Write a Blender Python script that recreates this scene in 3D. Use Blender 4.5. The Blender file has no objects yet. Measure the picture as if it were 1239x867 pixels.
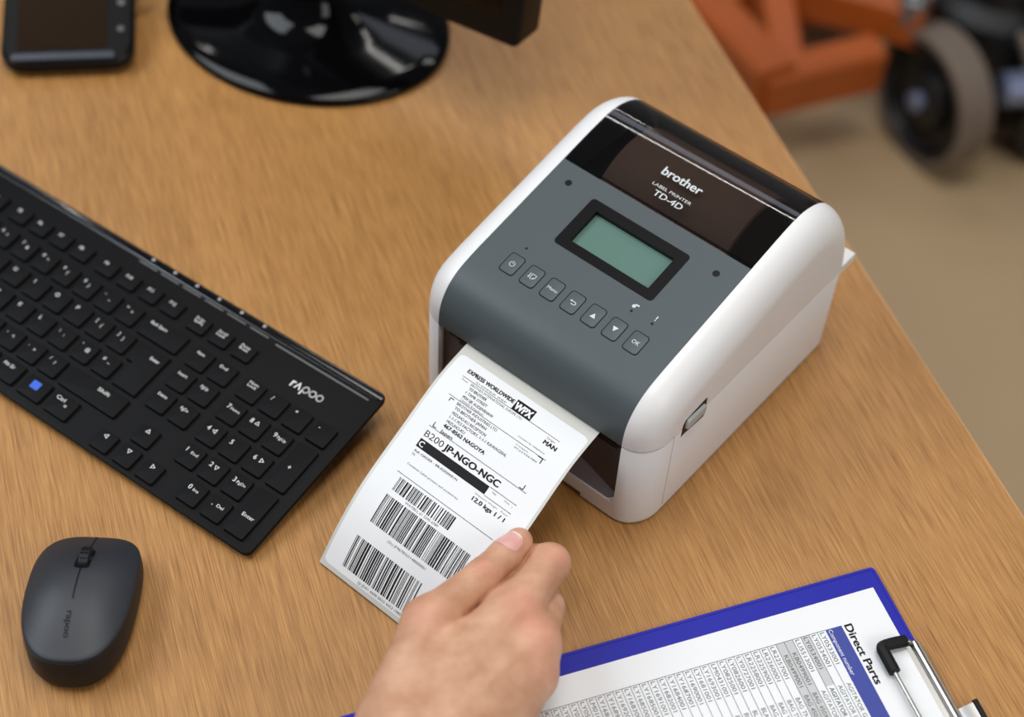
import bpy, math, random
import numpy as np
from mathutils import Matrix, Vector

# ------------------------------------------------------------------ camera, world, lights, exposure
sc = bpy.context.scene
col = sc.collection
MM = 0.001
cd = bpy.data.cameras.new('camera')
cd.sensor_fit = 'HORIZONTAL'; cd.sensor_width = 36.0; cd.lens = 1960.8 / 1239 * 36
cd.clip_start = 0.02; cd.clip_end = 60
cam = bpy.data.objects.new('camera', cd); col.objects.link(cam)
_r = Vector((0.99796893, 0.04851811, 0.04127975)); _u = Vector((-0.06370263, 0.76008737, 0.64669094)); _f = Vector((0, 0.64800709, -0.7616343))
cam.matrix_world = Matrix(((_r.x, _u.x, -_f.x, 0), (_r.y, _u.y, -_f.y, 0), (_r.z, _u.z, -_f.z, 0.82168), (0, 0, 0, 1)))
cd.dof.use_dof = True; cd.dof.focus_distance = 0.955; cd.dof.aperture_fstop = 3.4; cd.dof.aperture_blades = 0
sc.camera = cam

w = bpy.data.worlds.new('world'); sc.world = w; w.use_nodes = True
bg = w.node_tree.nodes['Background']; bg.inputs[0].default_value = (0.86, 0.92, 1.0, 1); bg.inputs[1].default_value = 0.14

def area(name, loc, target, sx, sy, power, color):
    l = bpy.data.lights.new(name, 'AREA'); l.shape = 'RECTANGLE'; l.size = sx; l.size_y = sy; l.energy = power; l.color = color
    o = bpy.data.objects.new(name, l); col.objects.link(o); o.location = loc
    d = Vector(target) - Vector(loc); o.rotation_euler = d.to_track_quat('-Z', 'Y').to_euler()
    return o
area('window_light', (-1.7, 0.85, 1.9), (-0.02, 0.66, 0.0), 1.3, 1.3, 42, (0.87, 0.93, 1.0))
area('skylight', (0.15, 0.75, 2.7), (0.05, 0.8, 0.0), 1.5, 1.0, 41, (1.0, 0.98, 0.95))
area('right_fill', (1.6, -0.6, 1.5), (0.1, 0.7, 0.0), 1.2, 1.2, 22, (1.0, 0.97, 0.94))  # added fill to brighten the printer's right side, no lamp of the room
area('roof_window', (0.2, 4.3, 3.3), (0.1, 2.0, 0), 5.0, 0.6, 22, (0.80, 0.86, 1.0))
for lx, ly in ((-1.9, 3.3), (0.1, 3.3), (2.1, 3.3), (0.1, 5.2)):
    area('ceiling_lamp', (lx, ly, 3.2), (lx, ly - 0.3, 0), 1.3, 0.07, 10, (1.0, 0.97, 0.92))

vs = sc.view_settings
vs.view_transform = 'Standard'; vs.look = 'None'; vs.gamma = 1.0; vs.exposure = -0.22; vs.use_curve_mapping = False

# ------------------------------------------------------------------ helpers
def lin(c):
    return tuple(((x / 255) / 12.92 if x / 255 <= 0.04045 else ((x / 255 + 0.055) / 1.055) ** 2.4) for x in c)

def mat(name, rgb, rough=0.5, metal=0.0, var=0.04, vscale=40.0, bump=0.0, bscale=900.0, coat=0.0, spec=0.5, sss=0.0, croughness=0.05):
    m = bpy.data.materials.new(name); m.use_nodes = True
    nt = m.node_tree; n = nt.nodes; L = nt.links
    p = n['Principled BSDF']
    c = lin(rgb)
    p.inputs['Roughness'].default_value = rough; p.inputs['Metallic'].default_value = metal
    p.inputs['Specular IOR Level'].default_value = spec
    p.inputs['Coat Weight'].default_value = coat; p.inputs['Coat Roughness'].default_value = croughness
    tc = n.new('ShaderNodeTexCoord')
    nz = n.new('ShaderNodeTexNoise'); nz.inputs['Scale'].default_value = vscale; nz.inputs['Detail'].default_value = 3
    L.new(tc.outputs['Object'], nz.inputs['Vector'])
    mx = n.new('ShaderNodeMix'); mx.data_type = 'RGBA'
    mx.inputs[6].default_value = (*[x * (1 - var) for x in c], 1); mx.inputs[7].default_value = (*[min(1, x * (1 + var)) for x in c], 1)
    L.new(nz.outputs['Fac'], mx.inputs[0]); L.new(mx.outputs[2], p.inputs['Base Color'])
    if bump > 0:
        n2 = n.new('ShaderNodeTexNoise'); n2.inputs['Scale'].default_value = bscale; n2.inputs['Detail'].default_value = 2
        L.new(tc.outputs['Object'], n2.inputs['Vector'])
        b = n.new('ShaderNodeBump'); b.inputs['Strength'].default_value = bump; b.inputs['Distance'].default_value = 0.0003
        L.new(n2.outputs['Fac'], b.inputs['Height']); L.new(b.outputs[0], p.inputs['Normal'])
    if sss > 0:
        p.inputs['Subsurface Weight'].default_value = sss; p.inputs['Subsurface Scale'].default_value = 0.004
        p.inputs['Subsurface Radius'].default_value = (1.0, 0.35, 0.2)
    return m

class MB:
    """collects geometry in millimetres and links it as one mesh object"""
    def __init__(s): s.v = []; s.f = []; s.m = []
    def add(s, vs, fs, mi=0):
        b = len(s.v); s.v += [tuple(map(float, p)) for p in vs]
        for f in fs: s.f.append([b + i for i in f]); s.m.append(mi)
    def box(s, x0, x1, y0, y1, z0, z1, mi=0):
        s.add([(x0,y0,z0),(x1,y0,z0),(x1,y1,z0),(x0,y1,z0),(x0,y0,z1),(x1,y0,z1),(x1,y1,z1),(x0,y1,z1)],
              [(0,3,2,1),(4,5,6,7),(0,1,5,4),(1,2,6,5),(2,3,7,6),(3,0,4,7)], mi)
    def loft(s, loops, cap0=True, cap1=True, mi=0):
        n = len(loops[0]); vs = [p for l in loops for p in l]; fs = []
        for k in range(len(loops) - 1):
            for i in range(n):
                j = (i + 1) % n
                fs.append((k*n+i, k*n+j, (k+1)*n+j, (k+1)*n+i))
        if cap0: fs.append(tuple(reversed(range(n))))
        if cap1: fs.append(tuple((len(loops)-1)*n + i for i in range(n)))
        s.add(vs, fs, mi)
    def prism(s, poly, z0, z1, mi=0):
        s.loft([[(x, y, z0) for x, y in poly], [(x, y, z1) for x, y in poly]], mi=mi)
    def slab(s, poly_fn, z0, z1, bev, steps=3, mi=0):
        """poly_fn(inset) -> loop; rounded top edge"""
        loops = [[(x, y, z0) for x, y in poly_fn(0)]]
        for k in range(steps + 1):
            a = math.pi / 2 * k / steps
            loops.append([(x, y, z1 - bev + bev * math.sin(a)) for x, y in poly_fn(bev * (1 - math.cos(a)))])
        s.loft(loops, mi=mi)
    def tube(s, pts, r, n=12, mi=0, caps=True):
        P = [Vector(p) for p in pts]; R = r if isinstance(r, (list, tuple)) else [r] * len(P)
        loops = []; ref = None
        for i, p in enumerate(P):
            d = (P[min(i+1, len(P)-1)] - P[max(i-1, 0)]).normalized()
            if ref is None:
                ref = d.orthogonal().normalized()
            a = (ref - d * ref.dot(d)).normalized(); ref = a; b = d.cross(a)
            loops.append([tuple(p + (a * math.cos(2*math.pi*k/n) + b * math.sin(2*math.pi*k/n)) * R[i]) for k in range(n)])
        s.loft(loops, caps, caps, mi)
    def lathe(s, c, axis, prof, n=40, mi=0, caps=True):
        """prof: (radius, height along axis)"""
        ax = Vector(axis).normalized(); a = ax.orthogonal().normalized(); b = ax.cross(a); c = Vector(c)
        loops = [[tuple(c + ax*h + (a*math.cos(2*math.pi*k/n) + b*math.sin(2*math.pi*k/n))*r) for k in range(n)] for r, h in prof]
        s.loft(loops, caps, caps, mi)
    def build(s, name, mats, parent=None, smooth=None, xf=None, kind=None, label=None):
        me = bpy.data.meshes.new(name)
        vs_ = [xf(*p) for p in s.v] if xf else s.v
        me.from_pydata([(p[0]*MM, p[1]*MM, p[2]*MM) for p in vs_], [], s.f)
        ms = mats if isinstance(mats, (list, tuple)) else [mats]
        for m in ms: me.materials.append(m)
        if len(ms) > 1: me.polygons.foreach_set('material_index', s.m)
        if smooth is not None:
            me.polygons.foreach_set('use_smooth', [True] * len(me.polygons))
            me.set_sharp_from_angle(angle=math.radians(smooth))
        me.update()
        o = bpy.data.objects.new(name, me); col.objects.link(o)
        if parent: o.parent = parent
        if kind: o['kind'] = kind
        if label: o['label'] = label
        return o

def tag(o, label, cat, group=None, kind=None):
    o['label'] = label; o['category'] = cat
    if group: o['group'] = group
    if kind: o['kind'] = kind
    return o

def thing(name, label, cat, matrix):
    o = bpy.data.objects.new(name, None); col.objects.link(o); o.empty_display_size = 0.02
    o.matrix_world = matrix
    return tag(o, label, cat)

def frame(origin, ex, ey, ez):
    return Matrix(((ex[0], ey[0], ez[0], origin[0]*MM), (ex[1], ey[1], ez[1], origin[1]*MM), (ex[2], ey[2], ez[2], origin[2]*MM), (0, 0, 0, 1)))

def rotz(origin, yaw):
    c, s = math.cos(yaw), math.sin(yaw)
    return frame(origin, (c, s, 0), (-s, c, 0), (0, 0, 1))

def rr(x0, y0, x1, y1, r, n=6):
    out = []
    for cx, cy, a0 in ((x1-r, y0+r, -90), (x1-r, y1-r, 0), (x0+r, y1-r, 90), (x0+r, y0+r, 180)):
        for k in range(n + 1):
            a = math.radians(a0 + 90*k/n); out.append((cx + r*math.cos(a), cy + r*math.sin(a)))
    return out

def rrf(x0, y0, x1, y1, r, n=5):
    return lambda i: rr(x0+i, y0+i, x1-i, y1-i, max(r-i, 0.05), n)

def ring(mb, outer, inner, z0, z1, mi=0):
    n = len(outer)
    vs_ = [(x,y,z1) for x,y in outer] + [(x,y,z1) for x,y in inner] + [(x,y,z0) for x,y in outer] + [(x,y,z0) for x,y in inner]
    fs = []
    for i in range(n):
        j = (i+1) % n
        fs += [(i, j, n+j, n+i), (2*n+j, 2*n+i, 3*n+i, 3*n+j), (2*n+i, 2*n+j, j, i), (n+i, n+j, 3*n+j, 3*n+i)]
    mb.add(vs_, fs, mi)

# --- lettering (built-in font turned to flat mesh)
_tc = {}
def glyphs(s, bold=0.0):
    key = (s, bold)
    if key not in _tc:
        cu = bpy.data.curves.new('t', 'FONT'); cu.body = s; cu.size = 1.0; cu.resolution_u = 3; cu.offset = bold; cu.fill_mode = 'FRONT'
        ob = bpy.data.objects.new('t', cu)
        me = bpy.data.meshes.new_from_object(ob)
        V = [tuple(v.co[:2]) for v in me.vertices]; F = [tuple(p.vertices) for p in me.polygons]
        bpy.data.objects.remove(ob); bpy.data.curves.remove(cu); bpy.data.meshes.remove(me)
        _tc[key] = (V, F)
    return _tc[key]
_h = [y for x, y in glyphs('H')[0]]; CAP = max(_h) - min(_h)

def text(mb, s, x, y, cap, width=None, bold=0.02, align='L', z=0.0, rot=0.0, mi=0):
    """baseline-left at x,y ; cap height in mm ; optional fitted width ; bold overprints shifted copies"""
    V, F = glyphs(s)
    if not V: return
    xs = [p[0] for p in V]; x0 = min(xs); wd = max(xs) - x0
    sy = cap / CAP; sx = (width / wd) if width else sy
    off = 0 if align == 'L' else (-wd*sx/2 if align == 'C' else -wd*sx)
    c, sn = math.cos(rot), math.sin(rot); bs = bold*sy
    for q, (dx, dy) in enumerate(((0, 0),) if bold <= 0 else ((-bs, -bs*0.5), (bs, -bs*0.5), (-bs, bs*0.5), (bs, bs*0.5))):
        pts = []
        for px, py in V:
            a = (px - x0)*sx + off + dx; b = py*sy + dy
            pts.append((x + a*c - b*sn, y + a*sn + b*c, z + 0.02*q))
        mb.add(pts, F, mi)

def rect(mb, x0, y0, x1, y1, z=0.0, mi=0, nx=1):
    for k in range(nx):
        a = x0 + (x1-x0)*k/nx; b = x0 + (x1-x0)*(k+1)/nx
        mb.add([(a,y0,z),(b,y0,z),(b,y1,z),(a,y1,z)], [(0,1,2,3)], mi)

def poly(mb, pts, z=0.0, mi=0):
    mb.add([(x, y, z) for x, y in pts], [tuple(range(len(pts)))], mi)

def spline(P, n=12):
    P = [Vector(p) for p in P]; Q = [2*P[0]-P[1]] + P + [2*P[-1]-P[-2]]; out = []
    for i in range(1, len(Q)-2):
        p0, p1, p2, p3 = Q[i-1:i+3]
        for k in range(n):
            t = k/n
            out.append(0.5*((2*p1) + (-p0+p2)*t + (2*p0-5*p1+4*p2-p3)*t*t + (-p0+3*p1-3*p2+p3)*t**3))
    out.append(P[-1]); return out

# ------------------------------------------------------------------ materials
def wood():
    m = bpy.data.materials.new('oak_laminate'); m.use_nodes = True
    nt = m.node_tree; n = nt.nodes; L = nt.links; p = n['Principled BSDF']
    tc = n.new('ShaderNodeTexCoord')
    def noise(sx, sy, scale, detail, rough=0.6, dist=0.0):
        mp = n.new('ShaderNodeMapping'); mp.inputs['Scale'].default_value = (sx, sy, 1)
        L.new(tc.outputs['Object'], mp.inputs['Vector'])
        z = n.new('ShaderNodeTexNoise'); z.inputs['Scale'].default_value = scale; z.inputs['Detail'].default_value = detail
        z.inputs['Roughness'].default_value = rough; z.inputs['Distortion'].default_value = dist
        L.new(mp.outputs[0], z.inputs['Vector']); return z
    fine = noise(1200, 40, 1.0, 2, 0.55)           # pores: x across the grain, y along it
    mid = noise(330, 7.0, 1.0, 3, 0.6, 0.3)
    broad = noise(14, 1.1, 1.0, 3, 0.5, 0.8)
    r1 = n.new('ShaderNodeValToRGB'); e = r1.color_ramp
    e.elements[0].position = 0.25; e.elements[0].color = (*lin((130, 83, 37)), 1)
    e.elements[1].position = 0.75; e.elements[1].color = (*lin((208, 155, 90)), 1)
    add = n.new('ShaderNodeMath'); add.operation = 'MULTIPLY_ADD'; add.inputs[1].default_value = 0.50
    L.new(fine.outputs['Fac'], add.inputs[0])
    a2 = n.new('ShaderNodeMath'); a2.operation = 'MULTIPLY_ADD'; a2.inputs[1].default_value = 0.30; a2.inputs[2].default_value = 0.0
    L.new(mid.outputs['Fac'], a2.inputs[0])
    a3 = n.new('ShaderNodeMath'); a3.operation = 'MULTIPLY_ADD'; a3.inputs[1].default_value = 0.20
    L.new(broad.outputs['Fac'], a3.inputs[0]); L.new(a2.outputs[0], a3.inputs[2]); L.new(a3.outputs[0], add.inputs[2])
    pores = noise(1250, 22, 1.0, 2, 0.5)
    rp = n.new('ShaderNodeValToRGB'); rp.color_ramp.elements[0].position = 0.50; rp.color_ramp.elements[0].color = (1, 1, 1, 1)
    rp.color_ramp.elements[1].position = 0.66; rp.color_ramp.elements[1].color = (0.74, 0.69, 0.63, 1)
    L.new(pores.outputs['Fac'], rp.inputs[0])
    mu = n.new('ShaderNodeMix'); mu.data_type = 'RGBA'; mu.blend_type = 'MULTIPLY'; mu.inputs[0].default_value = 1.0
    L.new(add.outputs[0], r1.inputs[0]); L.new(r1.outputs[0], mu.inputs[6]); L.new(rp.outputs[0], mu.inputs[7]); L.new(mu.outputs[2], p.inputs['Base Color'])
    p.inputs['Roughness'].default_value = 0.42; p.inputs['Specular IOR Level'].default_value = 0.45
    b = n.new('ShaderNodeBump'); b.inputs['Strength'].default_value = 0.25; b.inputs['Distance'].default_value = 0.0002
    L.new(fine.outputs['Fac'], b.inputs['Height']); L.new(b.outputs[0], p.inputs['Normal'])
    return m

M = {}
M['wood'] = wood()
M['wood_edge'] = mat('oak_edge_band', (196, 148, 96), 0.5, bump=0.1)
M['steel_grey'] = mat('grey_steel', (120, 122, 125), 0.45, 0.6)
M['floor'] = mat('tan_floor', (182, 156, 120), 0.55, var=0.10, vscale=3.0, bump=0.1, bscale=60)
M['white'] = mat('white_plastic', (232, 231, 230), 0.38, var=0.01, bump=0.05, bscale=2500)
M['panel'] = mat('grey_plastic', (77, 85, 88), 0.42, spec=0.3, var=0.02, bump=0.06, bscale=2500)
M['dark'] = mat('dark_plastic', (78, 72, 73), 0.45, var=0.03, spec=0.3)
M['chin'] = mat('dark_grey_plastic', (128, 124, 134), 0.4, var=0.03, spec=0.3)
M['black'] = mat('black_plastic', (14, 14, 15), 0.4, var=0.05, spec=0.2)
M['gloss_black'] = mat('gloss_black_plastic', (6, 6, 7), 0.08, var=0.05, spec=0.2)
M['bezel'] = mat('black_bezel', (14, 13, 13), 0.35, var=0.04, spec=0.15)
M['lcd'] = mat('lcd_green', (92, 122, 112), 0.30, var=0.04, vscale=60, spec=0.25)
M['print_white'] = mat('white_print', (205, 210, 210), 0.5, var=0.02)
M['latch'] = mat('grey_latch', (178, 180, 176), 0.55, var=0.03)
M['seam'] = mat('seam_grey', (150, 145, 143), 0.6)
M['key'] = mat('key_black', (19, 19, 20), 0.5, spec=0.09, var=0.05, bump=0.08, bscale=2500)
M['case'] = mat('keyboard_case', (19, 19, 20), 0.5, spec=0.09, var=0.05, bump=0.08, bscale=2500)
M['strip'] = mat('keyboard_gloss_strip', (12, 12, 14), 0.14, var=0.05, coat=0.4)
M['legend'] = mat('legend_white', (215, 215, 212), 0.55, var=0.02)
M['strip_line'] = mat('strip_grey_line', (92, 92, 94), 0.4)
M['icon_grey'] = mat('touch_icon_grey', (150, 152, 152), 0.5)
M['blue_icon'] = mat('blue_legend', (40, 92, 210), 0.5)
M['mouse_top'] = mat('mouse_shell', (40, 42, 48), 0.48, var=0.04, bump=0.06, bscale=2500)
M['mouse_base'] = mat('mouse_side', (30, 31, 35), 0.5, spec=0.25, var=0.05, bump=0.06, bscale=2500)
M['rubber'] = mat('black_rubber', (22, 22, 23), 0.6, var=0.06, spec=0.25)
M['blue'] = mat('blue_vinyl', (42, 44, 160), 0.45, spec=0.2, var=0.04, bump=0.06, bscale=1800)
M['paper'] = mat('white_paper', (232, 233, 234), 0.8, var=0.015)
M['sticker'] = mat('label_paper', (234, 235, 236), 0.55, var=0.01)
M['liner'] = mat('label_liner', (204, 203, 196), 0.35, var=0.02)
M['ink'] = mat('black_ink', (30, 28, 30), 0.7, spec=0.2)
M['ink_grey'] = mat('grey_ink', (62, 62, 66), 0.8, spec=0.2)
M['cell_grey'] = mat('grey_cell', (196, 196, 196), 0.8)
M['ink_blue'] = mat('blue_ink', (58, 70, 150), 0.7)
M['chrome'] = mat('chrome', (176, 174, 170), 0.3, 1.0, var=0.0)
M['orange'] = mat('orange_paint', (172, 82, 22), 0.5, var=0.12, vscale=14)
M['tyre'] = mat('grey_tyre', (118, 104, 92), 0.7, var=0.1)
M['rim'] = mat('dark_wheel', (20, 19, 20), 0.5, var=0.15, vscale=20)
M['bluegrey'] = mat('blue_grey_steel', (140, 150, 180), 0.35, 0.5)
M['screen'] = mat('dark_screen', (8, 7, 7), 0.12, var=0.05, spec=0.3)
M['roll'] = mat('label_roll_paper', (222, 200, 186), 0.7, var=0.03)

def smoked():
    m = bpy.data.materials.new('smoked_window'); m.use_nodes = True
    nt = m.node_tree; n = nt.nodes; L = nt.links; n.remove(n['Principled BSDF'])
    tr = n.new('ShaderNodeBsdfTransparent')
    nz = n.new('ShaderNodeTexNoise'); nz.inputs['Scale'].default_value = 30
    rp = n.new('ShaderNodeValToRGB'); rp.color_ramp.elements[0].color = (0.25, 0.225, 0.215, 1); rp.color_ramp.elements[1].color = (0.27, 0.245, 0.235, 1)
    L.new(nz.outputs['Fac'], rp.inputs[0]); L.new(rp.outputs[0], tr.inputs[0])
    gl = n.new('ShaderNodeBsdfGlossy'); gl.inputs['Roughness'].default_value = 0.05; gl.inputs[0].default_value = (1, 1, 1, 1)
    fr = n.new('ShaderNodeFresnel'); fr.inputs[0].default_value = 1.5
    mx = n.new('ShaderNodeMixShader'); L.new(fr.outputs[0], mx.inputs[0]); L.new(tr.outputs[0], mx.inputs[1]); L.new(gl.outputs[0], mx.inputs[2])
    L.new(mx.outputs[0], n['Material Output'].inputs[0]); return m
M['smoke'] = smoked()

def skin():
    m = bpy.data.materials.new('skin'); m.use_nodes = True
    nt = m.node_tree; n = nt.nodes; L = nt.links; p = n['Principled BSDF']
    tc = n.new('ShaderNodeTexCoord')
    at = n.new('ShaderNodeAttribute'); at.attribute_name = 'redness'
    z1 = n.new('ShaderNodeTexNoise'); z1.inputs['Scale'].default_value = 55; z1.inputs['Detail'].default_value = 4
    L.new(tc.outputs['Object'], z1.inputs['Vector'])
    r = n.new('ShaderNodeValToRGB'); e = r.color_ramp
    e.elements[0].position = 0.3; e.elements[0].color = (*lin((186, 136, 104)), 1)
    e.elements[1].position = 0.7; e.elements[1].color = (*lin((214, 168, 138)), 1)
    L.new(z1.outputs['Fac'], r.inputs[0])
    mx = n.new('ShaderNodeMix'); mx.data_type = 'RGBA'; mx.inputs[7].default_value = (*lin((222, 140, 122)), 1)
    L.new(at.outputs['Fac'], mx.inputs[0]); L.new(r.outputs[0], mx.inputs[6]); L.new(mx.outputs[2], p.inputs['Base Color'])
    p.inputs['Roughness'].default_value = 0.5; p.inputs['Specular IOR Level'].default_value = 0.4
    p.inputs['Subsurface Weight'].default_value = 0.12; p.inputs['Subsurface Scale'].default_value = 0.004
    p.inputs['Subsurface Radius'].default_value = (1.0, 0.4, 0.25)
    v = n.new('ShaderNodeTexVoronoi'); v.inputs['Scale'].default_value = 900; L.new(tc.outputs['Object'], v.inputs['Vector'])
    z2 = n.new('ShaderNodeTexNoise'); z2.inputs['Scale'].default_value = 260; z2.inputs['Detail'].default_value = 3; L.new(tc.outputs['Object'], z2.inputs['Vector'])
    ad = n.new('ShaderNodeMath'); ad.operation = 'MULTIPLY_ADD'; ad.inputs[1].default_value = 0.4
    L.new(v.outputs['Distance'], ad.inputs[0]); L.new(z2.outputs['Fac'], ad.inputs[2])
    b = n.new('ShaderNodeBump'); b.inputs['Strength'].default_value = 0.35; b.inputs['Distance'].default_value = 0.0005
    L.new(ad.outputs[0], b.inputs['Height']); L.new(b.outputs[0], p.inputs['Normal'])
    return m
M['skin'] = skin()
M['nail'] = mat('nail', (226, 168, 158), 0.28, var=0.03, coat=0.3, croughness=0.2)
M['nail_tip'] = mat('nail_free_edge', (238, 212, 200), 0.35)
M['lunula'] = mat('nail_lunula', (236, 200, 192), 0.35)

# ------------------------------------------------------------------ floor
FZ = -730
b = MB(); b.box(-4000, 4000, -2500, 6000, FZ - 20, FZ)
fl = b.build('floor', M['floor']); fl['kind'] = 'structure'; fl['label'] = 'smooth tan warehouse floor beyond the desk'

# ------------------------------------------------------------------ desk  (local x to the left of the right-hand edge, y along the grain)
EDGE = (325.5, 596.3, 0)
g = Vector((-197.6, 502.7, 0)).normalized(); l_ = Vector((-g.y, g.x, 0))
# local x axis must be right-handed with y=g : ex = g x z
ex = g.cross(Vector((0, 0, 1)))
desk = thing('desk', 'light oak laminate desk with straight grain carrying the printer and keyboard', 'desk', frame(EDGE, ex, g, (0, 0, 1)))
b = MB(); b.box(-900, -1.2, -950, 1050, -25, 0); dt = b.build('desktop', M['wood'], desk)
b = MB(); b.box(-1.2, 0, -950, 1050, -25, -0.4); b.build('edge_band', M['wood_edge'], desk)
for xx in (-860, -90):
    for yy in (-880, 980):
        b = MB(); b.box(xx-25, xx+25, yy-25, yy+25, FZ, -25); b.build('leg', M['steel_grey'], desk)

# ------------------------------------------------------------------ label printer
PYAW = -0.6495; PO = (-61.5638, 672.2464, 0)
PM = rotz(PO, PYAW)
printer = thing('label_printer', 'white desktop label printer with grey control panel and smoked lid, feeding out a label', 'printer', PM)
XI0, XI1, CR_, CY = 18.8, 161.2, 18.8, 22.0
prof_pts = [(0.0, 73.6), (0.2, 80), (1.3, 87.2), (4.2, 94.8), (9.0, 101.4), (15.5, 106.4), (23, 109.7), (32, 112.3), (45, 115.3), (70, 120.75), (95, 126.2), (120, 131.65),
            (140, 136.0), (152, 138.3), (162, 139.6), (172, 139.3), (182, 136.8), (192, 132.2), (201, 125.4), (209, 116.4), (216, 105), (221, 92), (224, 80), (225, 73.6)]
PS = [(p.x, p.y) for p in spline([(a, c, 0) for a, c in prof_pts], 8)]
def inward(i):
    a = PS[max(i-1, 0)]; c = PS[min(i+1, len(PS)-1)]
    tx, ty = c[0]-a[0], c[1]-a[1]; L_ = math.hypot(tx, ty); return (ty/L_, -tx/L_)
b = MB()
for side in (0, 1):
    sec = []; NT = 12
    for k in range(-2, NT + 1):
        th = math.pi/2*max(k, 0)/NT
        dX = CR_*math.sin(th); off = CY*(1-math.cos(th))
        if k == -2: dX, off = 0.0, 3.0        # inner return of the cheek
        if k == -1: dX, off = 0.0, 0.25
        row = []
        for i, (yy, zz) in enumerate(PS):
            nx_, nz_ = inward(i)
            if i in (0, len(PS)-1): nz_ = 0; nx_ = 1 if i == 0 else -1
            X = XI1 + dX if side else XI0 - dX
            y2, z2 = yy + nx_*off, max(zz + nz_*off, 73.6)
            row.append((X, y2, z2))
        sec.append(row)
    n = len(PS); fs = []
    for k in range(len(sec)-1):
        for i in range(n-1):
            q = (k*n+i, k*n+i+1, (k+1)*n+i+1, (k+1)*n+i)
            fs.append(q if not side else q[::-1])
    cap = tuple((len(sec)-1)*n + i for i in range(n)); fs.append(cap if not side else cap[::-1])
    b.add([p for r_ in sec for p in r_], fs)
cover = b.build('cover', M['white'], printer, smooth=50)
# control panel strip and window strip of the lid
def prof_at(y):
    for i in range(len(PS)-1):
        if PS[i][0] <= y <= PS[i+1][0] and PS[i+1][0] > PS[i][0]:
            t = (y-PS[i][0])/(PS[i+1][0]-PS[i][0]); return PS[i][1] + t*(PS[i+1][1]-PS[i][1])
    return PS[-1][1]
ANG = math.atan(20.5/94)
CA, SA = math.cos(ANG), math.sin(ANG)
def pan(x, s, h=0.0):   # control panel coordinates -> printer coordinates
    return (x, 23 + s*CA - h*SA, 110.5 + s*SA + h*CA)
YW = 117.6
hy0, hy1 = pan(0, 45)[1], pan(0, 82)[1]
rows = [(y, z) for y, z in PS if y < YW and not (abs(y-hy0) < 1 or abs(y-hy1) < 1)] + [(y, prof_at(y)) for y in (hy0, hy1, YW)]
rows = sorted(set(rows), key=lambda p: (p[0], p[1]))
cols_ = [18.9, 36, 54.5, 78, 102, 125.7, 143, 161.1]
def strip(rows, hole=None, thick=2.2):
    b = MB(); n = len(cols_)
    top = [(x, y, z) for y, z in rows for x in cols_]
    fs = []
    for r_ in range(len(rows)-1):
        for c in range(n-1):
            if hole and rows[r_][0] >= hole[0]-1e-6 and rows[r_+1][0] <= hole[1]+1e-6 and cols_[c] >= 54.4 and cols_[c+1] <= 125.8: continue
            fs.append((r_*n+c, r_*n+c+1, (r_+1)*n+c+1, (r_+1)*n+c))
    b.add(top, fs)
    # turned-in bottom lip and top return
    y0, z0 = rows[0]; y1, z1 = rows[-1]
    b.add([(cols_[0], y0, z0), (cols_[-1], y0, z0), (cols_[-1], y0+thick, z0+0.4), (cols_[0], y0+thick, z0+0.4)], [(3, 2, 1, 0)])
    b.add([(cols_[0], y1, z1), (cols_[-1], y1, z1), (cols_[-1], y1+0.2, z1-thick), (cols_[0], y1+0.2, z1-thick)], [(0, 1, 2, 3)])
    return b
panel = strip(rows, (hy0, hy1)).build('control_panel', M['panel'], printer, smooth=40)
wrows = [(YW+0.5, prof_at(YW+0.5))] + [(y, z) for y, z in PS if y > YW+1]
window = strip(wrows).build('lid_window', M['smoke'], printer, smooth=40, label='smoked clear lid window')
# inside of the lid: dark tub and the label roll
b = MB()
b.box(20, 160, 113, 115.5, 74, prof_at(113)-3); b.box(20, 160, 113, 212, 70, 72); b.box(19.2, 21, 114, 205, 72, 110); b.box(159, 160.8, 114, 205, 72, 110)
b.build('lid_tub', M['black'], printer)
b = MB(); b.lathe((0, 159, 88.5), (1, 0, 0), [(12, 41), (44.2, 41), (45.8, 42), (46, 44), (46, 136), (45.8, 138), (44.2, 139), (12, 139)], 64)
b.build('label_roll', M['roll'], printer, smooth=30)
# lettering on the window (white print)
b = MB()
def pz(x, s, z=0): return pan(x, s, 0.35 + z)
text(b, 'brother', 75.2, 122.4, 6.2, 29.0, bold=0.022)
wm = b.build('brand_lettering', M['print_white'], window, xf=pz)
b = MB(); text(b, 'LABEL PRINTER', 75.6, 112.9, 2.2, 28.8, bold=0.0); text(b, 'TD-4D', 80.4, 106.6, 4.2, 21.2, bold=0.015)
b.build('model_lettering', M['print_white'], window, xf=pz)
# display
b = MB(); ring(b, rr(52.9, 43.7, 127.3, 83.4, 2.6), rr(60.8, 50.3, 120.2, 76.3, 0.4), -3.4, 0.35)
bez = b.build('display_bezel', M['bezel'], printer, xf=pan, smooth=40)
b = MB(); rect(b, 60.0, 49.5, 121, 77.2, -3.2); b.build('display_screen', M['lcd'], bez, xf=pan)
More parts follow.
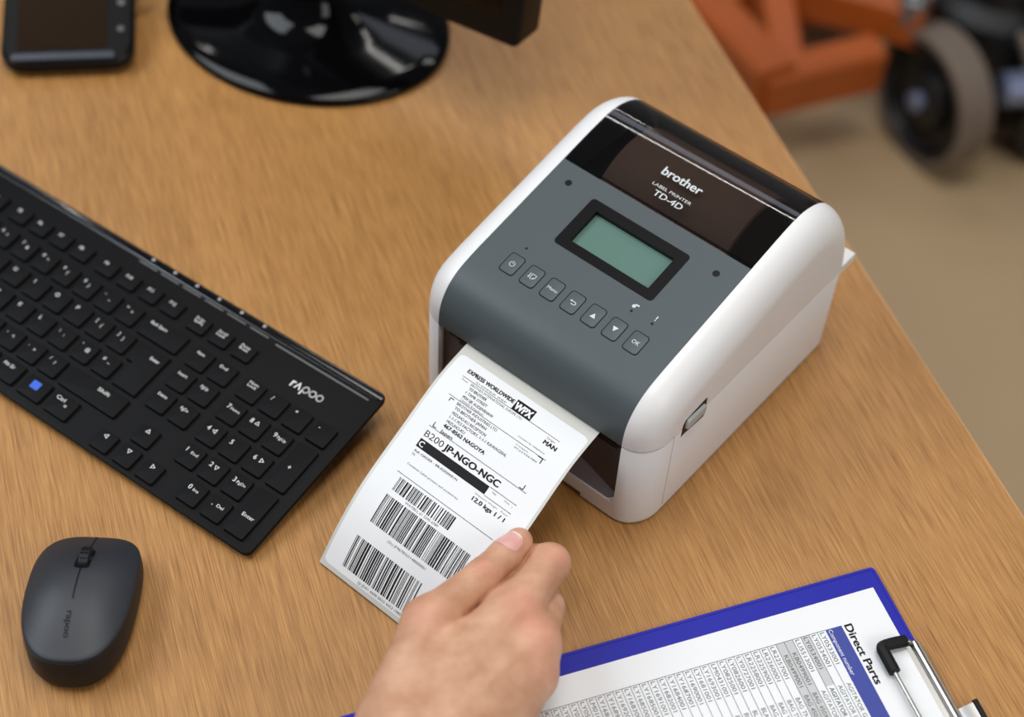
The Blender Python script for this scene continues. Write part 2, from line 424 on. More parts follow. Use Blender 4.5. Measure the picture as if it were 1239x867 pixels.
# screws / sensor holes / led dots
for (x, s, r_) in ((33.1, 83.4, 2.0), (146.3, 82.3, 2.0)):
    b = MB(); poly(b, [(x + r_*math.cos(2*math.pi*k/20), s + r_*math.sin(2*math.pi*k/20)) for k in range(20)], 0.12)
    ring(b, [(x + r_*1.12*math.cos(2*math.pi*k/20), s + r_*1.12*math.sin(2*math.pi*k/20)) for k in range(20)], [(x + r_*math.cos(2*math.pi*k/20), s + r_*math.sin(2*math.pi*k/20)) for k in range(20)], 0, 0.2)
    b.build('screw_hole', M['black'], printer, xf=pan)
for (x, s) in ((43.3, 30.0), (121.8, 32.0), (137.0, 32.0)):
    b = MB(); poly(b, [(x + 0.85*math.cos(2*math.pi*k/14), s + 0.85*math.sin(2*math.pi*k/14)) for k in range(14)], 0.15)
    b.build('indicator_led', M['black'], printer, xf=pan)
b = MB()
poly(b, rr(119.9, 34.4, 122.2, 36.6, 0.9), 0.15); poly(b, [(121.2, 36.3), (124.0, 36.8), (123.6, 37.7), (121.0, 37.3)], 0.15)
rect(b, 136.6, 35.8, 137.4, 38.0, 0.15); rect(b, 136.6, 34.5, 137.4, 35.2, 0.15)
b.build('status_symbols', M['print_white'], printer, xf=pan)
# buttons
def sym(k, b, cx, cy):
    if k == 0:
        for a in range(20):
            t0, t1 = math.radians(120 + 300*a/20), math.radians(120 + 300*(a+1)/20)
            b.add([(cx+1.9*math.cos(t0), cy+1.9*math.sin(t0), 0), (cx+1.9*math.cos(t1), cy+1.9*math.sin(t1), 0), (cx+1.5*math.cos(t1), cy+1.5*math.sin(t1), 0), (cx+1.5*math.cos(t0), cy+1.5*math.sin(t0), 0)], [(0, 3, 2, 1)])
        rect(b, cx-0.2, cy+0.2, cx+0.2, cy+2.2)
    elif k == 1:
        for q in ((-1.0, -1.9, -0.6, 1.9), (-1.0, 1.5, 2.4, 1.9), (2.0, -0.4, 2.4, 1.9), (-1.0, -1.9, 1.0, -1.5)): rect(b, cx+q[0], cy+q[1], cx+q[2], cy+q[3])
        poly(b, [(cx+0.8, cy-1.9), (cx+2.4, cy-0.4), (cx+0.8, cy-0.4)])
        rect(b, cx-2.3, cy-1.2, cx-1.8, cy+1.8); poly(b, [(cx-2.8, cy-0.8), (cx-2.05, cy-1.9), (cx-1.3, cy-0.8)])
    elif k == 2: text(b, 'Menu', cx, cy-0.9, 1.9, 7.2, 0.01, 'C')
    elif k == 3:
        rect(b, cx-1.4, cy+0.5, cx+1.2, cy+1.0); rect(b, cx-0.8, cy-1.5, cx+1.2, cy-1.0)
        for a in range(10):
            t0, t1 = math.radians(-90 + 18*a), math.radians(-90 + 18*(a+1))
            b.add([(cx+1.2+r_*math.cos(t), cy-0.25+r_*math.sin(t), 0) for r_, t in ((1.25, t0), (1.25, t1), (0.75, t1), (0.75, t0))], [(0, 1, 2, 3)])
        poly(b, [(cx-2.4, cy+0.75), (cx-1.2, cy-0.1), (cx-1.2, cy+1.6)])
    elif k == 4: poly(b, [(cx-1.9, cy-1.6), (cx+1.9, cy-1.6), (cx, cy+1.8)])
    elif k == 5: poly(b, [(cx-1.9, cy+1.6), (cx, cy-1.8), (cx+1.9, cy+1.6)])
    else: text(b, 'OK', cx, cy-1.3, 2.6, 5.0, 0.01, 'C')
for k in range(7):
    cx, cy = 43.6 + 15.6*k, 16.1
    b = MB(); b.slab(rrf(cx-5.0, cy-7.0, cx+5.0, cy+7.0, 2.0), -0.4, 0.25, 0.1)
    bt = b.build('button', M['panel'], printer, xf=pan, smooth=40)
    b = MB(); ring(b, rr(cx-5.5, cy-7.5, cx+5.5, cy+7.5, 2.3), rr(cx-4.95, cy-6.95, cx+4.95, cy+6.95, 1.9), -0.3, 0.22)
    b.build('button_outline', M['black'], bt, xf=pan)
    b = MB(); sym(k, b, cx, cy); b.build('button_symbol', M['print_white'], bt, xf=lambda x, s, z: pan(x, s, 0.36 + z))
# lower body
def foot(X0, X1, Y0, Y1, notch=None, n=10):
    out = []
    if notch: out += [(XI0, Y0), (XI0, notch), (XI1, notch), (XI1, Y0)]
    for cx, cy, sx, sy, a0 in ((X1-CR_, Y0+CY, CR_, CY, -90), (X1-10, Y1-10, 10, 10, 0), (X0+10, Y1-10, 10, 10, 90), (X0+CR_, Y0+CY, CR_, CY, 180)):
        for k in range(n+1):
            if notch and ((a0 == -90 and k == 0) or (a0 == 180 and k == n)): continue
            a = math.radians(a0+90*k/n); out.append((cx+sx*math.cos(a), cy+sy*math.sin(a)))
    return out
def clipx(poly_, x, keep_greater):
    out = []
    for i in range(len(poly_)):
        p, q = poly_[i], poly_[(i+1) % len(poly_)]
        ip = (p[0] >= x) == keep_greater; iq = (q[0] >= x) == keep_greater
        if ip: out.append(p)
        if ip != iq:
            t = (x-p[0])/(q[0]-p[0]); out.append((x, p[1]+t*(q[1]-p[1])))
    return out
b = MB()
f0 = foot(0, 180, 0, 215)
b.prism(f0, 5.5, 16.5)
b.loft([[(x_, y_, z_) for x_, y_ in foot(i_, 180-i_, i_, 215-i_, notch=40)] for i_, z_ in ((0, 16.5), (0, 71.9), (0.25, 72.4), (0.8, 72.6))])
for x, kg in ((43, False), (137, True)):
    pl_ = clipx(f0, x, kg); cxm = sum(p[0] for p in pl_)/len(pl_); cym = sum(p[1] for p in pl_)/len(pl_)
    low = [(p[0]+(cxm-p[0])*0.02, p[1]+(cym-p[1])*0.01) for p in pl_]
    b.loft([[(x_, y_, 1.2) for x_, y_ in low], [(x_, y_, 2.2) for x_, y_ in pl_], [(x_, y_, 5.5) for x_, y_ in pl_]])
# rounded lower corners of the front opening
for sgn, xc in ((1, XI1), (-1, XI0)):
    arc = [(xc - sgn*7 + sgn*7*math.sin(math.radians(90*k/6)), 16.5 + 7 - 7*math.cos(math.radians(90*k/6))) for k in range(7)] + [(xc, 16.5)]
    A = [(x_, 0.15, z_) for x_, z_ in arc]; B = [(x_, 6, z_) for x_, z_ in arc]
    b.loft([A, B] if sgn > 0 else [A[::-1], B[::-1]])
b.build('body', M['white'], printer, smooth=35)
# dark front in the opening
b = MB()
b.box(XI0+0.1, XI1-0.1, 4.5, 39.5, 16.6, 67.5)
b.build('front_panel', M['dark'], printer)
b = MB()
xs = [XI0+0.2 + (XI1-XI0-0.4)*k/24 for k in range(25)]
lo = [(x, 0.9, 16.7) for x in xs]; hi = [(x, 4.4, 20 + 26*(1-abs((x-90)/71.2)**1.3)) for x in xs]; bk = [(x, 4.45, 16.7) for x in xs]
n = len(xs)
b.add(lo+hi, [(i, i+1, n+i+1, n+i) for i in range(n-1)])
b.build('front_chin', M['chin'], printer, smooth=40)
b = MB(); b.box(35, 157, 1.2, 6, 66.5, 70.8); b.build('tear_bar', M['black'], printer)
for xa, xb in ((27, 34.8), (157.2, 160)):
    b = MB(); b.box(xa, xb, 1.0, 4.4, 69.5, 72.6); b.build('tear_bar_end', M['black'], printer)
# side seam, latch, rubber feet
b = MB(); b.box(179.6, 180.06, 26.6, 27.0, 5, 72.5); b.build('side_joint', M['seam'], printer)
b = MB()
pts = [(34.2, 65.6), (37.0, 66.2), (57.5, 63.6), (59.0, 66.0), (58.0, 81.0), (55.5, 81.5), (36.5, 79.5), (34.5, 76)]
b.loft([[(179.2, y, z) for y, z in pts], [(180.12, y, z) for y, z in pts]]); lt = b.build('release_latch', M['black'], printer)
b = MB(); b.slab(lambda i: rr(36.8+i, 69.6+i, 57.0-i, 78.6-i, max(3.2-i, 0.1)), 0, 2.3, 1.2)
b.build('latch_lever', M['latch'], lt, xf=lambda y, z, h: (179.6+h, y, z - (y-46)*0.05), smooth=40)
for x, y in ((18, 24), (162, 24), (18, 195), (162, 195)):
    b = MB(); b.lathe((x, y, 0), (0, 0, 1), [(7, 0), (7.5, 0.4), (7.5, 5.5)], 20); b.build('rubber_foot', M['rubber'], printer, smooth=40)
# rear flange of the cover
b = MB(); b.box(3, 179, 196, 227, 66.5, 73.4); b.build('rear_flange', M['white'], printer)

# ------------------------------------------------------------------ printed shipping label
label = thing('shipping_label', 'white printed shipping label with three barcodes coming out of the printer', 'label', PM)
PP = [(34, 71.5), (14, 72.4), (2.0, 72.2), (-28, 67.4), (-63.6, 52.8), (-99, 37.0), (-122.3, 20.6), (-141.5, 1.6)]
_D = np.array([(p.x, p.y) for p in spline([(a, c, 0) for a, c in PP], 40)])
_S = np.r_[0, np.cumsum(np.linalg.norm(np.diff(_D, axis=0), axis=1))]
_S -= _S[np.argmin(abs(_D[:, 0]-0.4))]
def psurf(u, v, h=0.0):
    y = np.interp(v, _S, _D[:, 0]); z = np.interp(v, _S, _D[:, 1])
    y2 = np.interp(v+0.5, _S, _D[:, 0]) - np.interp(v-0.5, _S, _D[:, 0]); z2 = np.interp(v+0.5, _S, _D[:, 1]) - np.interp(v-0.5, _S, _D[:, 1])
    L_ = math.hypot(y2, z2) or 1
    return (41.7 + u + 8.8*(v/165.0), y + h*z2/L_*1.0, z - h*y2/L_)
VEND = 161.5
def sheet(b, u0, u1, v0, v1, h, nu, nv, r=0.0, thick=0.0):
    us = [u0 + (u1-u0)*k/nu for k in range(nu+1)]; vs_ = [v0 + (v1-v0)*k/nv for k in range(nv+1)]
    base = []
    for v in vs_:
        ins = 0
        for e in (v-v0, v1-v):
            if e < r: ins = r - math.sqrt(max(r*r-(r-e)**2, 0))
        for u in us: base.append((u0+ins + (u-u0)*(1-2*ins/(u1-u0)), v))
    n = nu+1
    V = [(u, v, h) for u, v in base]
    F = [(r_*n+c, (r_+1)*n+c, (r_+1)*n+c+1, r_*n+c+1) for r_ in range(nv) for c in range(nu)]
    if thick:
        N = len(V); V = V + [(u, v, h-thick) for u, v in base]
        F = F + [(N+r_*n+c, N+r_*n+c+1, N+(r_+1)*n+c+1, N+(r_+1)*n+c) for r_ in range(nv) for c in range(nu)]
        for r_ in range(nv):
            F += [(r_*n, N+r_*n, N+(r_+1)*n, (r_+1)*n), (r_*n+nu, (r_+1)*n+nu, N+(r_+1)*n+nu, N+r_*n+nu)]
        for c in range(nu): F += [(nv*n+c, N+nv*n+c, N+nv*n+c+1, nv*n+c+1), (c, c+1, N+c+1, N+c)]
    b.add(V, F)
b = MB(); sheet(b, 0, 103, -28, VEND, 0.0, 8, 110, thick=0.15); b.build('liner', M['liner'], label, xf=psurf, smooth=40)
b = MB()
vsr = None
sheet(b, 2.0, 101.3, 7.3, 158.6, 0.16, 8, 150, r=3.2, thick=0.08); b.build('sticker', M['sticker'], label, xf=psurf, smooth=40)
# note: text y runs against v
def lz(x, y, z=0): return psurf(x, -y, 0.22 + z)
T = MB()
def lt_(s, u, v, cap, width=None, bold=0.0): text(T, s, u, -v, cap, width, bold)
def rule(u0, u1, v, th=0.35): rect(T, u0, -v-th/2, u1, -v+th/2)
lt_('EXPRESS WORLDWIDE', 13.3, 15.9, 2.6, 36, 0.045)
rule(12.5, 88, 19.4); rule(12.7, 88, 33.6); rule(14.4, 89.6, 56.0); rule(69, 89.1, 65.0); rule(69, 89.1, 70.9); rule(14.8, 89, 89.0)
lt_('MAN', 79.9, 26.0, 2.6, 9.2, 0.05); lt_('Origin', 79.8, 22.2, 1.3, 6.0)
lt_('From', 13.6, 21.8, 1.2, 4.4); lt_('BROTHER INTERNATIONAL EUROPE LTD', 20.6, 21.9, 1.6, 39.5); lt_('SHIPPER REF', 22, 18.6, 1.0, 24)
lt_('TO BROTHER', 21.3, 24.7, 1.8, 13.6, 0.015); lt_('1 TAME STREET', 21.3, 27.8, 1.8, 16.5, 0.01); lt_('M34 5JE AUDENSHAW', 21.3, 31.0, 1.8, 23.5, 0.015); lt_('United Kingdom', 21.3, 33.2, 1.5, 17.8)
lt_('BROTHER INDUSTRIES LTD', 21.1, 36.4, 1.7, 31, 0.01); lt_('TO BROTHER JAPAN', 21.6, 39.4, 1.8, 24.4, 0.015); lt_('MIZUHO-KU RECEPTION', 22, 42.7, 1.8, 26.2, 0.01); lt_('1-1-1 M.S FACTORY, 1-1-1 KAWAGISHI,', 22.2, 45.6, 1.8, 44, 0.01); lt_('MIZUHO-KU', 22.3, 48.7, 1.8, 14, 0.01)
lt_('467-8562 NAGOYA', 22.2, 51.9, 2.2, 31.8, 0.045); lt_('Japan', 22.4, 55.6, 2.0, 9.4, 0.02)
lt_('Contact by telephone', 65, 31.2, 1.0, 20); lt_('Contact', 67, 36.0, 1.0, 9); lt_('0123456789', 67, 38.0, 1.0, 17)
for a in ((15.2, 37.2, 15.8, 34.6), (15.2, 35.3, 18.2, 34.7), (82.4, 34.2, 86.3, 33.6), (85.6, 37.2, 86.3, 33.6), (16.4, 55.3, 17.0, 52.2), (16.4, 55.5, 19.4, 54.9), (83.7, 55.6, 86.8, 55.0), (86.2, 55.6, 86.8, 52.2)): rect(T, a[0], -a[1], a[2], -a[3])
lt_('B200', 15.2, 62.9, 4.0, 14.2, 0.0); lt_('JP-NGO-NGC', 30.6, 62.9, 4.0, 42.4, 0.045)
lt_('Ref: ORDER - BR-02020001N', 16, 73.7, 1.4, 33.5, 0.01); lt_('TR', 15.6, 76.3, 1.5, 2.6); lt_('Contents: Label printers and accessories', 17.2, 82.4, 1.3, 39.5)
lt_('12.0 kgs 1 / 1', 63.8, 77.4, 2.5, 24, 0.045); lt_('Shipment Weight', 63.5, 73.4, 0.9, 17); lt_('Day', 72, 67.2, 1.0, 3); lt_('Time', 81, 67.2, 1.0, 4); lt_('.', 87, 67.8, 3); lt_('Piece', 83, 73.4, 0.9, 5)
lt_('WAYBILL 61 2345 6789', 30.5, 102.2, 1.5, 25.6); lt_('(2L) JP4678562+48000001', 34, 126.3, 1.5, 29.4); lt_('(J) JD01 4600 0023 4453 1980', 29, 157.4, 1.6, 34)
T.build('printed_text', M['ink'], label, xf=lz, kind='stuff')
# boxes with reversed lettering
b = MB(); rect(b, 50.4, -19.3, 64.8, -11.7, nx=1); bx = b.build('printed_box', M['ink'], label, xf=lz)
b = MB(); text(b, 'WPX', 51.4, -18.2, 4.8, 12.4, 0.04); b.build('reversed_lettering', M['sticker'], bx, xf=lambda x, y, z=0: psurf(x, -y, 0.32 + z))
b = MB(); rect(b, 14.9, -70.6, 68.5, -64.9); bx = b.build('printed_box', M['ink'], label, xf=lz)
b = MB(); text(b, 'C', 16.0, -69.5, 3.4, 3.2, 0.03); b.build('reversed_lettering', M['sticker'], bx, xf=lambda x, y, z=0: psurf(x, -y, 0.32 + z))
random.seed(4)
def barcode(u0, u1, v0, v1, mod):
    b = MB(); u = u0; nv = max(2, int((v1-v0)/3))
    while u < u1 - mod:
        wd = mod*random.choice((1, 1, 2, 2, 3)); wd = min(wd, u1-u)
        for k in range(nv):
            a = v0 + (v1-v0)*k/nv; c = v0 + (v1-v0)*(k+1)/nv
            b.add([(u, -c, 0), (u+wd, -c, 0), (u+wd, -a, 0), (u, -a, 0)], [(0, 1, 2, 3)])
        u += wd + mod*random.choice((1, 1, 1, 2, 3))
    return b.build('barcode', M['ink'], label, xf=lz)
barcode(18.7, 62.7, 91.0, 99.9, 0.42); barcode(17.6, 83.0, 103.5, 122.5, 0.40); barcode(14.8, 66.2, 133.4, 154.2, 0.46)

# ------------------------------------------------------------------ keyboard
KO = (-161.00528, 629.6485, 18.1563); KYAW = -0.56832; TILT = 0.13134
e1 = Vector((math.cos(KYAW), math.sin(KYAW), 0)); eu = Vector((-math.sin(KYAW), math.cos(KYAW), TILT)).normalized()
KM = frame(KO, e1, eu, e1.cross(eu))
kb = thing('keyboard', 'slim black wireless keyboard with white legends and a numeric pad', 'keyboard', KM)
PU, PV = 19.0, 19.0*math.sqrt(1+TILT*TILT)
UL, UR, VT, VB = -19.0, 3.46, -2.86, 4.27
def case_loop(i, r=5.0): return rr(UL*PU+i, -VB*PV+i, UR*PU-i, -VT*PV-i, r-min(i, r-0.5), 5)
b = MB()
b.loft([[(x, y, -6.6) for x, y in case_loop(3.0)], [(x, y, -4.2) for x, y in case_loop(0.6)], [(x, y, -1.2) for x, y in case_loop(0)], [(x, y, -0.3) for x, y in case_loop(0.3)], [(x, y, 0) for x, y in case_loop(1.1)]])
b.build('case', M['case'], kb, smooth=30)
b = MB(); b.slab(rrf(UL*PU+0.8, 2.50*PV, UR*PU-0.9, -VT*PV-0.8, 3.5), -0.5, 0.55, 0.4); st = b.build('touch_strip', M['strip'], kb, smooth=40)
for k in range(-9, 6):
    u = -6.94 + 1.03*k
    if u < UL + 0.6: continue
    if k <= 5 and k >= 0:
        b = MB(); rect(b, (u-0.42)*PU, 2.40*PV, (u+0.42)*PU, 2.46*PV, 0.08); b.build('strip_marker', M['strip_line'], kb)
        b = MB(); x, y = u*PU, 2.72*PV; poly(b, [(x+1.35*math.cos(2*math.pi*a/10), y+1.35*math.sin(2*math.pi*a/10)) for a in range(10)], 0.62); b.build('touch_icon', M['icon_grey'], st)
b = MB(); rect(b, -1.0*PU, 2.33*PV, 3.02*PU, 2.40*PV, 0.08, nx=2); b.build('strip_marker', M['strip_line'], kb)
b = MB(); text(b, 'r', 0.45*PU, 1.36*PV, 6.6, 2.6, 0.03, z=0.1)
x = 0.45*PU + 3.6
def stroke(b, pts, wd, z=0.1):
    for (x0, y0), (x1, y1) in zip(pts[:-1], pts[1:]):
        d = math.hypot(x1-x0, y1-y0); nx, ny = -(y1-y0)/d*wd/2, (x1-x0)/d*wd/2; ex_, ey_ = (x1-x0)/d*wd/2, (y1-y0)/d*wd/2
        b.add([(x0-nx-ex_, y0-ny-ey_, z), (x1-nx+ex_, y1-ny+ey_, z), (x1+nx+ex_, y1+ny+ey_, z), (x0+nx-ex_, y0+ny-ey_, z)], [(0, 1, 2, 3)])
stroke(b, [(x, 1.40*PV), (x+1.7, 1.40*PV+4.2), (x+3.4, 1.40*PV)], 1.1)
for k in range(3):
    xo = x + 7.6 + 5.6*k; yo = 1.40*PV + 2.1
    c = [(xo+2.1*math.cos(2*math.pi*a/16), yo+2.1*math.sin(2*math.pi*a/16)) for a in range(17)]
    stroke(b, c, 1.05)
    if k == 0: stroke(b, [(xo-2.1, yo), (xo-2.1, yo-4.2)], 1.05)
b.build('brand_lettering', M['legend'], kb)
# keys: (u0,u1,v0,v1, legends)   legends: (text, dx, dy from key top-left in mm, cap, width)
keys = []
def key(ur, vb, leg, wu=0.80, hv=0.82, icon=None): keys.append((ur-wu, ur-0.015, vb-hv, vb-0.02, leg, icon))
def one(s, cap=2.6): return [(s, 3.0, 2.6, cap, None)]
def two(a, c, cap=2.2): return [(a, 2.4, 2.8, cap, None), (c, 7.2, 4.6, cap, None)]
def word(s, wd=7.0, cap=1.9): return [(s, 2.6, 3.0, cap, wd)]
def word2(s, t, wd=6.4): return [(s, 2.6, 1.6, 1.7, wd), (t, 2.6, 4.0, 1.7, wd)]
# numeric pad
key(0, 0, word2('Num', 'Lock')); key(1, 0, one('/')); key(2, 0, one('*')); key(3.02, 0, one('-'))
key(0, 1, [('7', 2.6, 3.2, 2.9, None), ('Home', 5.4, 4.4, 1.7, 6.6)]); key(1, 1, [('8', 2.6, 3.2, 2.9, None)], icon=('up', 8.0, 5.0)); key(2, 1, [('9', 2.6, 3.2, 2.9, None), ('PgUp', 5.6, 4.4, 1.7, 6.2)])
key(0, 2, [('4', 2.6, 3.2, 2.9, None)], icon=('left', 8.6, 5.0)); key(1, 2, [('5', 2.6, 3.2, 2.9, None)]); key(2, 2, [('6', 2.6, 3.2, 2.9, None)], icon=('right', 8.6, 5.0))
key(3.02, 2, [('+', 5.2, 16.5, 3.0, None)], hv=1.83)
key(0, 3, [('1', 2.6, 3.2, 2.9, None), ('End', 6.6, 4.6, 1.7, 4.8)]); key(1, 3, [('2', 2.6, 3.2, 2.9, None)], icon=('down', 7.8, 5.0)); key(2, 3, [('3', 2.6, 3.2, 2.9, None), ('PgDn', 5.6, 4.4, 1.7, 6.2)])
key(0.98, 4, [('0', 2.6, 3.2, 2.9, None), ('Ins', 6.4, 4.4, 1.7, 3.8)], wu=0.80); key(2, 4, [('.', 3.0, 3.4, 3.2, None), ('Del', 6.4, 4.6, 1.9, 4.6)]); key(3.02, 4, [('Enter', 3.4, 19.0, 2.2, 8.2)], hv=1.83)
# arrows
key(-2.76, 4.13, [], 0.77, 0.74, ('left', 6.5, 3.4)); key(-1.74, 4.13, [], 0.77, 0.74, ('down', 6.5, 3.4)); key(-0.72, 4.13, [], 0.77, 0.74, ('right', 6.8, 3.6)); key(-1.75, 3.23, [], 0.77, 0.74, ('up', 6.8, 3.6))
# navigation block
for (u, v, s) in ((-2.27, 0, 'Home'), (-1.25, 0, 'End'), (-2.25, 0.98, 'Insert'), (-1.25, 0.97, 'PgUp'), (-2.25, 1.97, 'Delete'), (-1.24, 1.98, 'PgDn')): key(u, v, word(s, 6.6 if len(s) > 4 else 5.4))
for (u, s, t) in ((-3.28, 'Prt Scr', 'SysRq'), (-2.27, 'Scroll', 'Lock'), (-1.24, 'Pause', 'Break')): key(u, -1.15, word2(s, t, 6.4), 0.78, 0.66)
# function row
for k, u in enumerate((-16.2, -15.18, -14.16, -13.14, -11.92, -10.9, -9.87, -8.85, -7.62, -6.58, -5.55, -4.53)): key(u, -1.18, [('F%d' % (k+1), 3.2, 2.6, 2.2, None)], 0.78, 0.66)
key(-17.85, -1.18, word('Esc', 4.6), 0.78, 0.66)
ST = 1.017
nums = [('`', '¬'), ('1', '!'), ('2', '"'), ('3', '£'), ('4', '$'), ('5', '%'), ('6', '^'), ('7', '&'), ('8', '*'), ('9', '('), ('0', ')'), ('-', '_'), ('=', '+')]
for k, (a, c) in enumerate(nums): key(-5.57 - ST*(12-k), -0.06, two(a, c))
keys.append((-5.34, -3.535, -0.88, -0.08, [('Back Space', 4.6, 3.0, 2.1, 12.5)], None))
for k, s in enumerate('QWERTYUIOP'): key(-7.05 - ST*(9-k), 0.94, one(s))
key(-6.04, 0.94, two('[', '{')); key(-5.03, 0.94, two(']', '}'))
keys.append((UL+0.42, -7.05-ST*9-0.80-0.22, 0.12, 0.92, word('Tab', 5), None))
for k, s in enumerate('ASDFGHJKL'): key(-7.83 - ST*(8-k), 1.95, one(s))
key(-6.81, 1.95, two(';', ':')); key(-5.77, 1.95, two("'", '@')); key(-4.77, 1.95, two('#', '~'))
keys.append((UL+0.42, -7.83-ST*8-0.80-0.22, 1.13, 1.93, word('Caps', 6), None))
for k, s in enumerate('ZXCVBNM'): key(-8.29 - ST*(6-k), 2.96, one(s))
key(-8.28+0.0, 2.96, two(',', '<')); keys[-1] = (-8.28-0.80, -8.295, 2.14, 2.94, two(',', '<'), None)
# shift the ZXCVBNM letters left of the comma key
keys = [kk for kk in keys if not (len(kk[4]) == 1 and kk[4][0][0] in 'ZXCVBNM' and kk[4][0][0] != '' and len(kk[4][0][0]) == 1 and abs(kk[3]-2.94) < 0.01)]
for k, s in enumerate('ZXCVBNM'): key(-9.30 - ST*(6-k), 2.96, one(s))
key(-7.27, 2.96, two('.', '>')); key(-6.28, 2.96, two('/', '?'))
keys.append((-6.08, -3.505, 2.14, 2.95, [('Shift', 26, 3.0, 2.3, 9)], None))
key(-9.30-ST*7, 2.96, two('\\', '|')); keys.append((UL+0.42, -9.30-ST*7-1.02, 2.14, 2.94, word('Shift', 7), None))
key(-4.76, 3.98, [('Ctrl', 2.4, 2.4, 2.4, 6.4), ('=', 11, 5.4, 2.6, None)], 1.02, 0.83); key(-6.01, 3.97, [], 1.03, 0.83, ('blue', 9, 6.0)); key(-7.29, 3.95, [('Alt Gr', 3, 3.2, 2.2, 9)], 1.03, 0.83)
keys.append((-14.6, -8.52, 3.13, 3.94, [], None))
for u, s in ((-14.8, 'Alt'), (-16.06, 'Win'), (-17.32, 'Ctrl')): key(u, 3.96, word(s, 6), 1.03, 0.83)
def tri(b, kind, x, y, z):
    r0 = {'up': 90, 'left': 180, 'down': 270, 'right': 0}[kind]
    P = lambda r: [(x + r*math.cos(math.radians(r0+120*i)), y + r*math.sin(math.radians(r0+120*i))) for i in range(3)]
    o, i_ = P(2.1), P(1.15)
    for a in range(3):
        c = (a+1) % 3
        b.add([(*o[a], z), (*o[c], z), (*i_[c], z), (*i_[a], z)], [(0, 1, 2, 3)])
KH = 2.5
kcache = {}
for (u0, u1, v0, v1, leg, icon) in keys:
    wd, ht = (u1-u0)*PU, (v1-v0)*PV
    kk = (round(wd, 1), round(ht, 1))
    if kk not in kcache:
        b = MB()
        base = rr(-0.3, -ht-0.3, wd+0.3, 0.3, 1.6, 4)
        lp = [[(x, y, -0.4) for x, y in base], [(x, y, KH-0.45) for x, y in rr(0, -ht, wd, 0, 1.4, 4)], [(x, y, KH-0.1) for x, y in rr(0.2, -ht+0.2, wd-0.2, -0.2, 1.3, 4)], [(x, y, KH) for x, y in rr(0.6, -ht+0.6, wd-0.6, -0.6, 1.0, 4)]]
        b.loft(lp); o = b.build('key', M['key'], kb, smooth=25); kcache[kk] = o.data
    else:
        o = bpy.data.objects.new('key', kcache[kk]); col.objects.link(o); o.parent = kb
    o.location = (u0*PU*MM, -v0*PV*MM, 0)
    if leg or icon:
        b = MB()
        for (s, dx, dy, cap, w_) in leg: text(b, s, dx, -dy-cap*1.12, cap*1.12, w_*1.1 if w_ else None, 0.010, z=KH+0.03)
        if icon:
            if icon[0] == 'blue':
                poly(b, rr(icon[1]-3.4, -icon[2]-2.9, icon[1]+3.4, -icon[2]+2.9, 0.6), KH+0.03)
            else: tri(b, icon[0], icon[1], -icon[2], KH+0.03)
        b.build('legend', M['blue_icon'] if icon and icon[0] == 'blue' else M['legend'], o)
# enter (ISO shape)
b = MB()
def ent(i): return [(-4.80*PU+i, -0.13*PV-i), (-4.80*PU+i, -0.93*PV+i), (-4.53*PU+i, -0.93*PV+i), (-4.53*PU+i, -1.93*PV+i), (-3.52*PU-i, -1.93*PV+i), (-3.52*PU-i, -0.13*PV-i)]
b.loft([[(x, y, z) for x, y in ent(i)] for i, z in ((-0.35, -0.4), (0, KH-0.45), (0.2, KH-0.1), (0.6, KH))])
ek = b.build('key', M['key'], kb, smooth=25)
b = MB(); text(b, 'Enter', -4.1*PU, -0.42*PV-2.2, 2.3, 7.4, 0.02, z=KH+0.03); b.build('legend', M['legend'], ek)
for x in (UL*PU+40, UR*PU-30):
    b = MB(); b.box(x-9, x+9, 2.0*PV, 2.35*PV, -22.8, -6.3); b.build('tilt_foot', M['case'], kb)
    b = MB(); b.box(x-8, x+8, -4.0*PV, -3.85*PV, -7.7, -6.3); b.build('rubber_pad', M['rubber'], kb)

# ------------------------------------------------------------------ mouse
mo = thing('computer_mouse', 'charcoal wireless mouse with scroll wheel lying beside the keyboard', 'mouse', rotz((-236.5, 482.0, 0), math.radians(1.5)))
def mloop(sx, sy, z, yc=0.0, dome=0.0, n=56, e=3.4):
    out = []
    for k in range(n):
        a = 2*math.pi*k/n; c, s = math.cos(a), math.sin(a)
        x = sx*math.copysign(abs(c)**(2/e), c); ee = e if s > 0 else 2.6
        x = sx*math.copysign(abs(c)**(2/ee), c); y = sy*math.copysign(abs(s)**(2/(ee-0.2)), s) + yc
        x *= 1.0 + 0.04*(y/48.0)                     # slightly wider toward the front
        out.append((x, y, z if not callable(z) else z(x, y)))
    return out
def rim_z(x, y):
    t = min(max((y+47)/94.0, 0), 1)
    return 27.0 - 3.0*t - 11.5*max(0.0, (t-0.45)/0.55)**1.7
def crown(x, y):
    t = min(max((y+47)/94.0, 0), 1)
    return 3.2 + 6.8*math.sin(math.pi*(0.1+0.75*t))
b = MB()
b.loft([mloop(26.0, 43.5, 0.9, -0.5), mloop(29.0, 46.2, 3.0, -0.6), mloop(30.8, 47.6, 9.0, -0.6), mloop(30.8, 47.2, lambda x, y: rim_z(x, y)*0.7), mloop(30.4, 46.2, lambda x, y: rim_z(x, y)-0.7, 0.6), mloop(29.6, 45.4, lambda x, y: rim_z(x, y)-0.5, 0.6)], True, True)
b.build('base_shell', M['mouse_base'], mo, smooth=50)
def shell_zf(x, y, f): return rim_z(x, y) + 0.9 + crown(x, y)*(1-f**2.4)
b = MB(); loops = [mloop(29.9, 45.6, lambda x, y: rim_z(x, y)-0.3, 1.0), mloop(30.5, 46.2, lambda x, y: rim_z(x, y)+0.1, 1.0)]
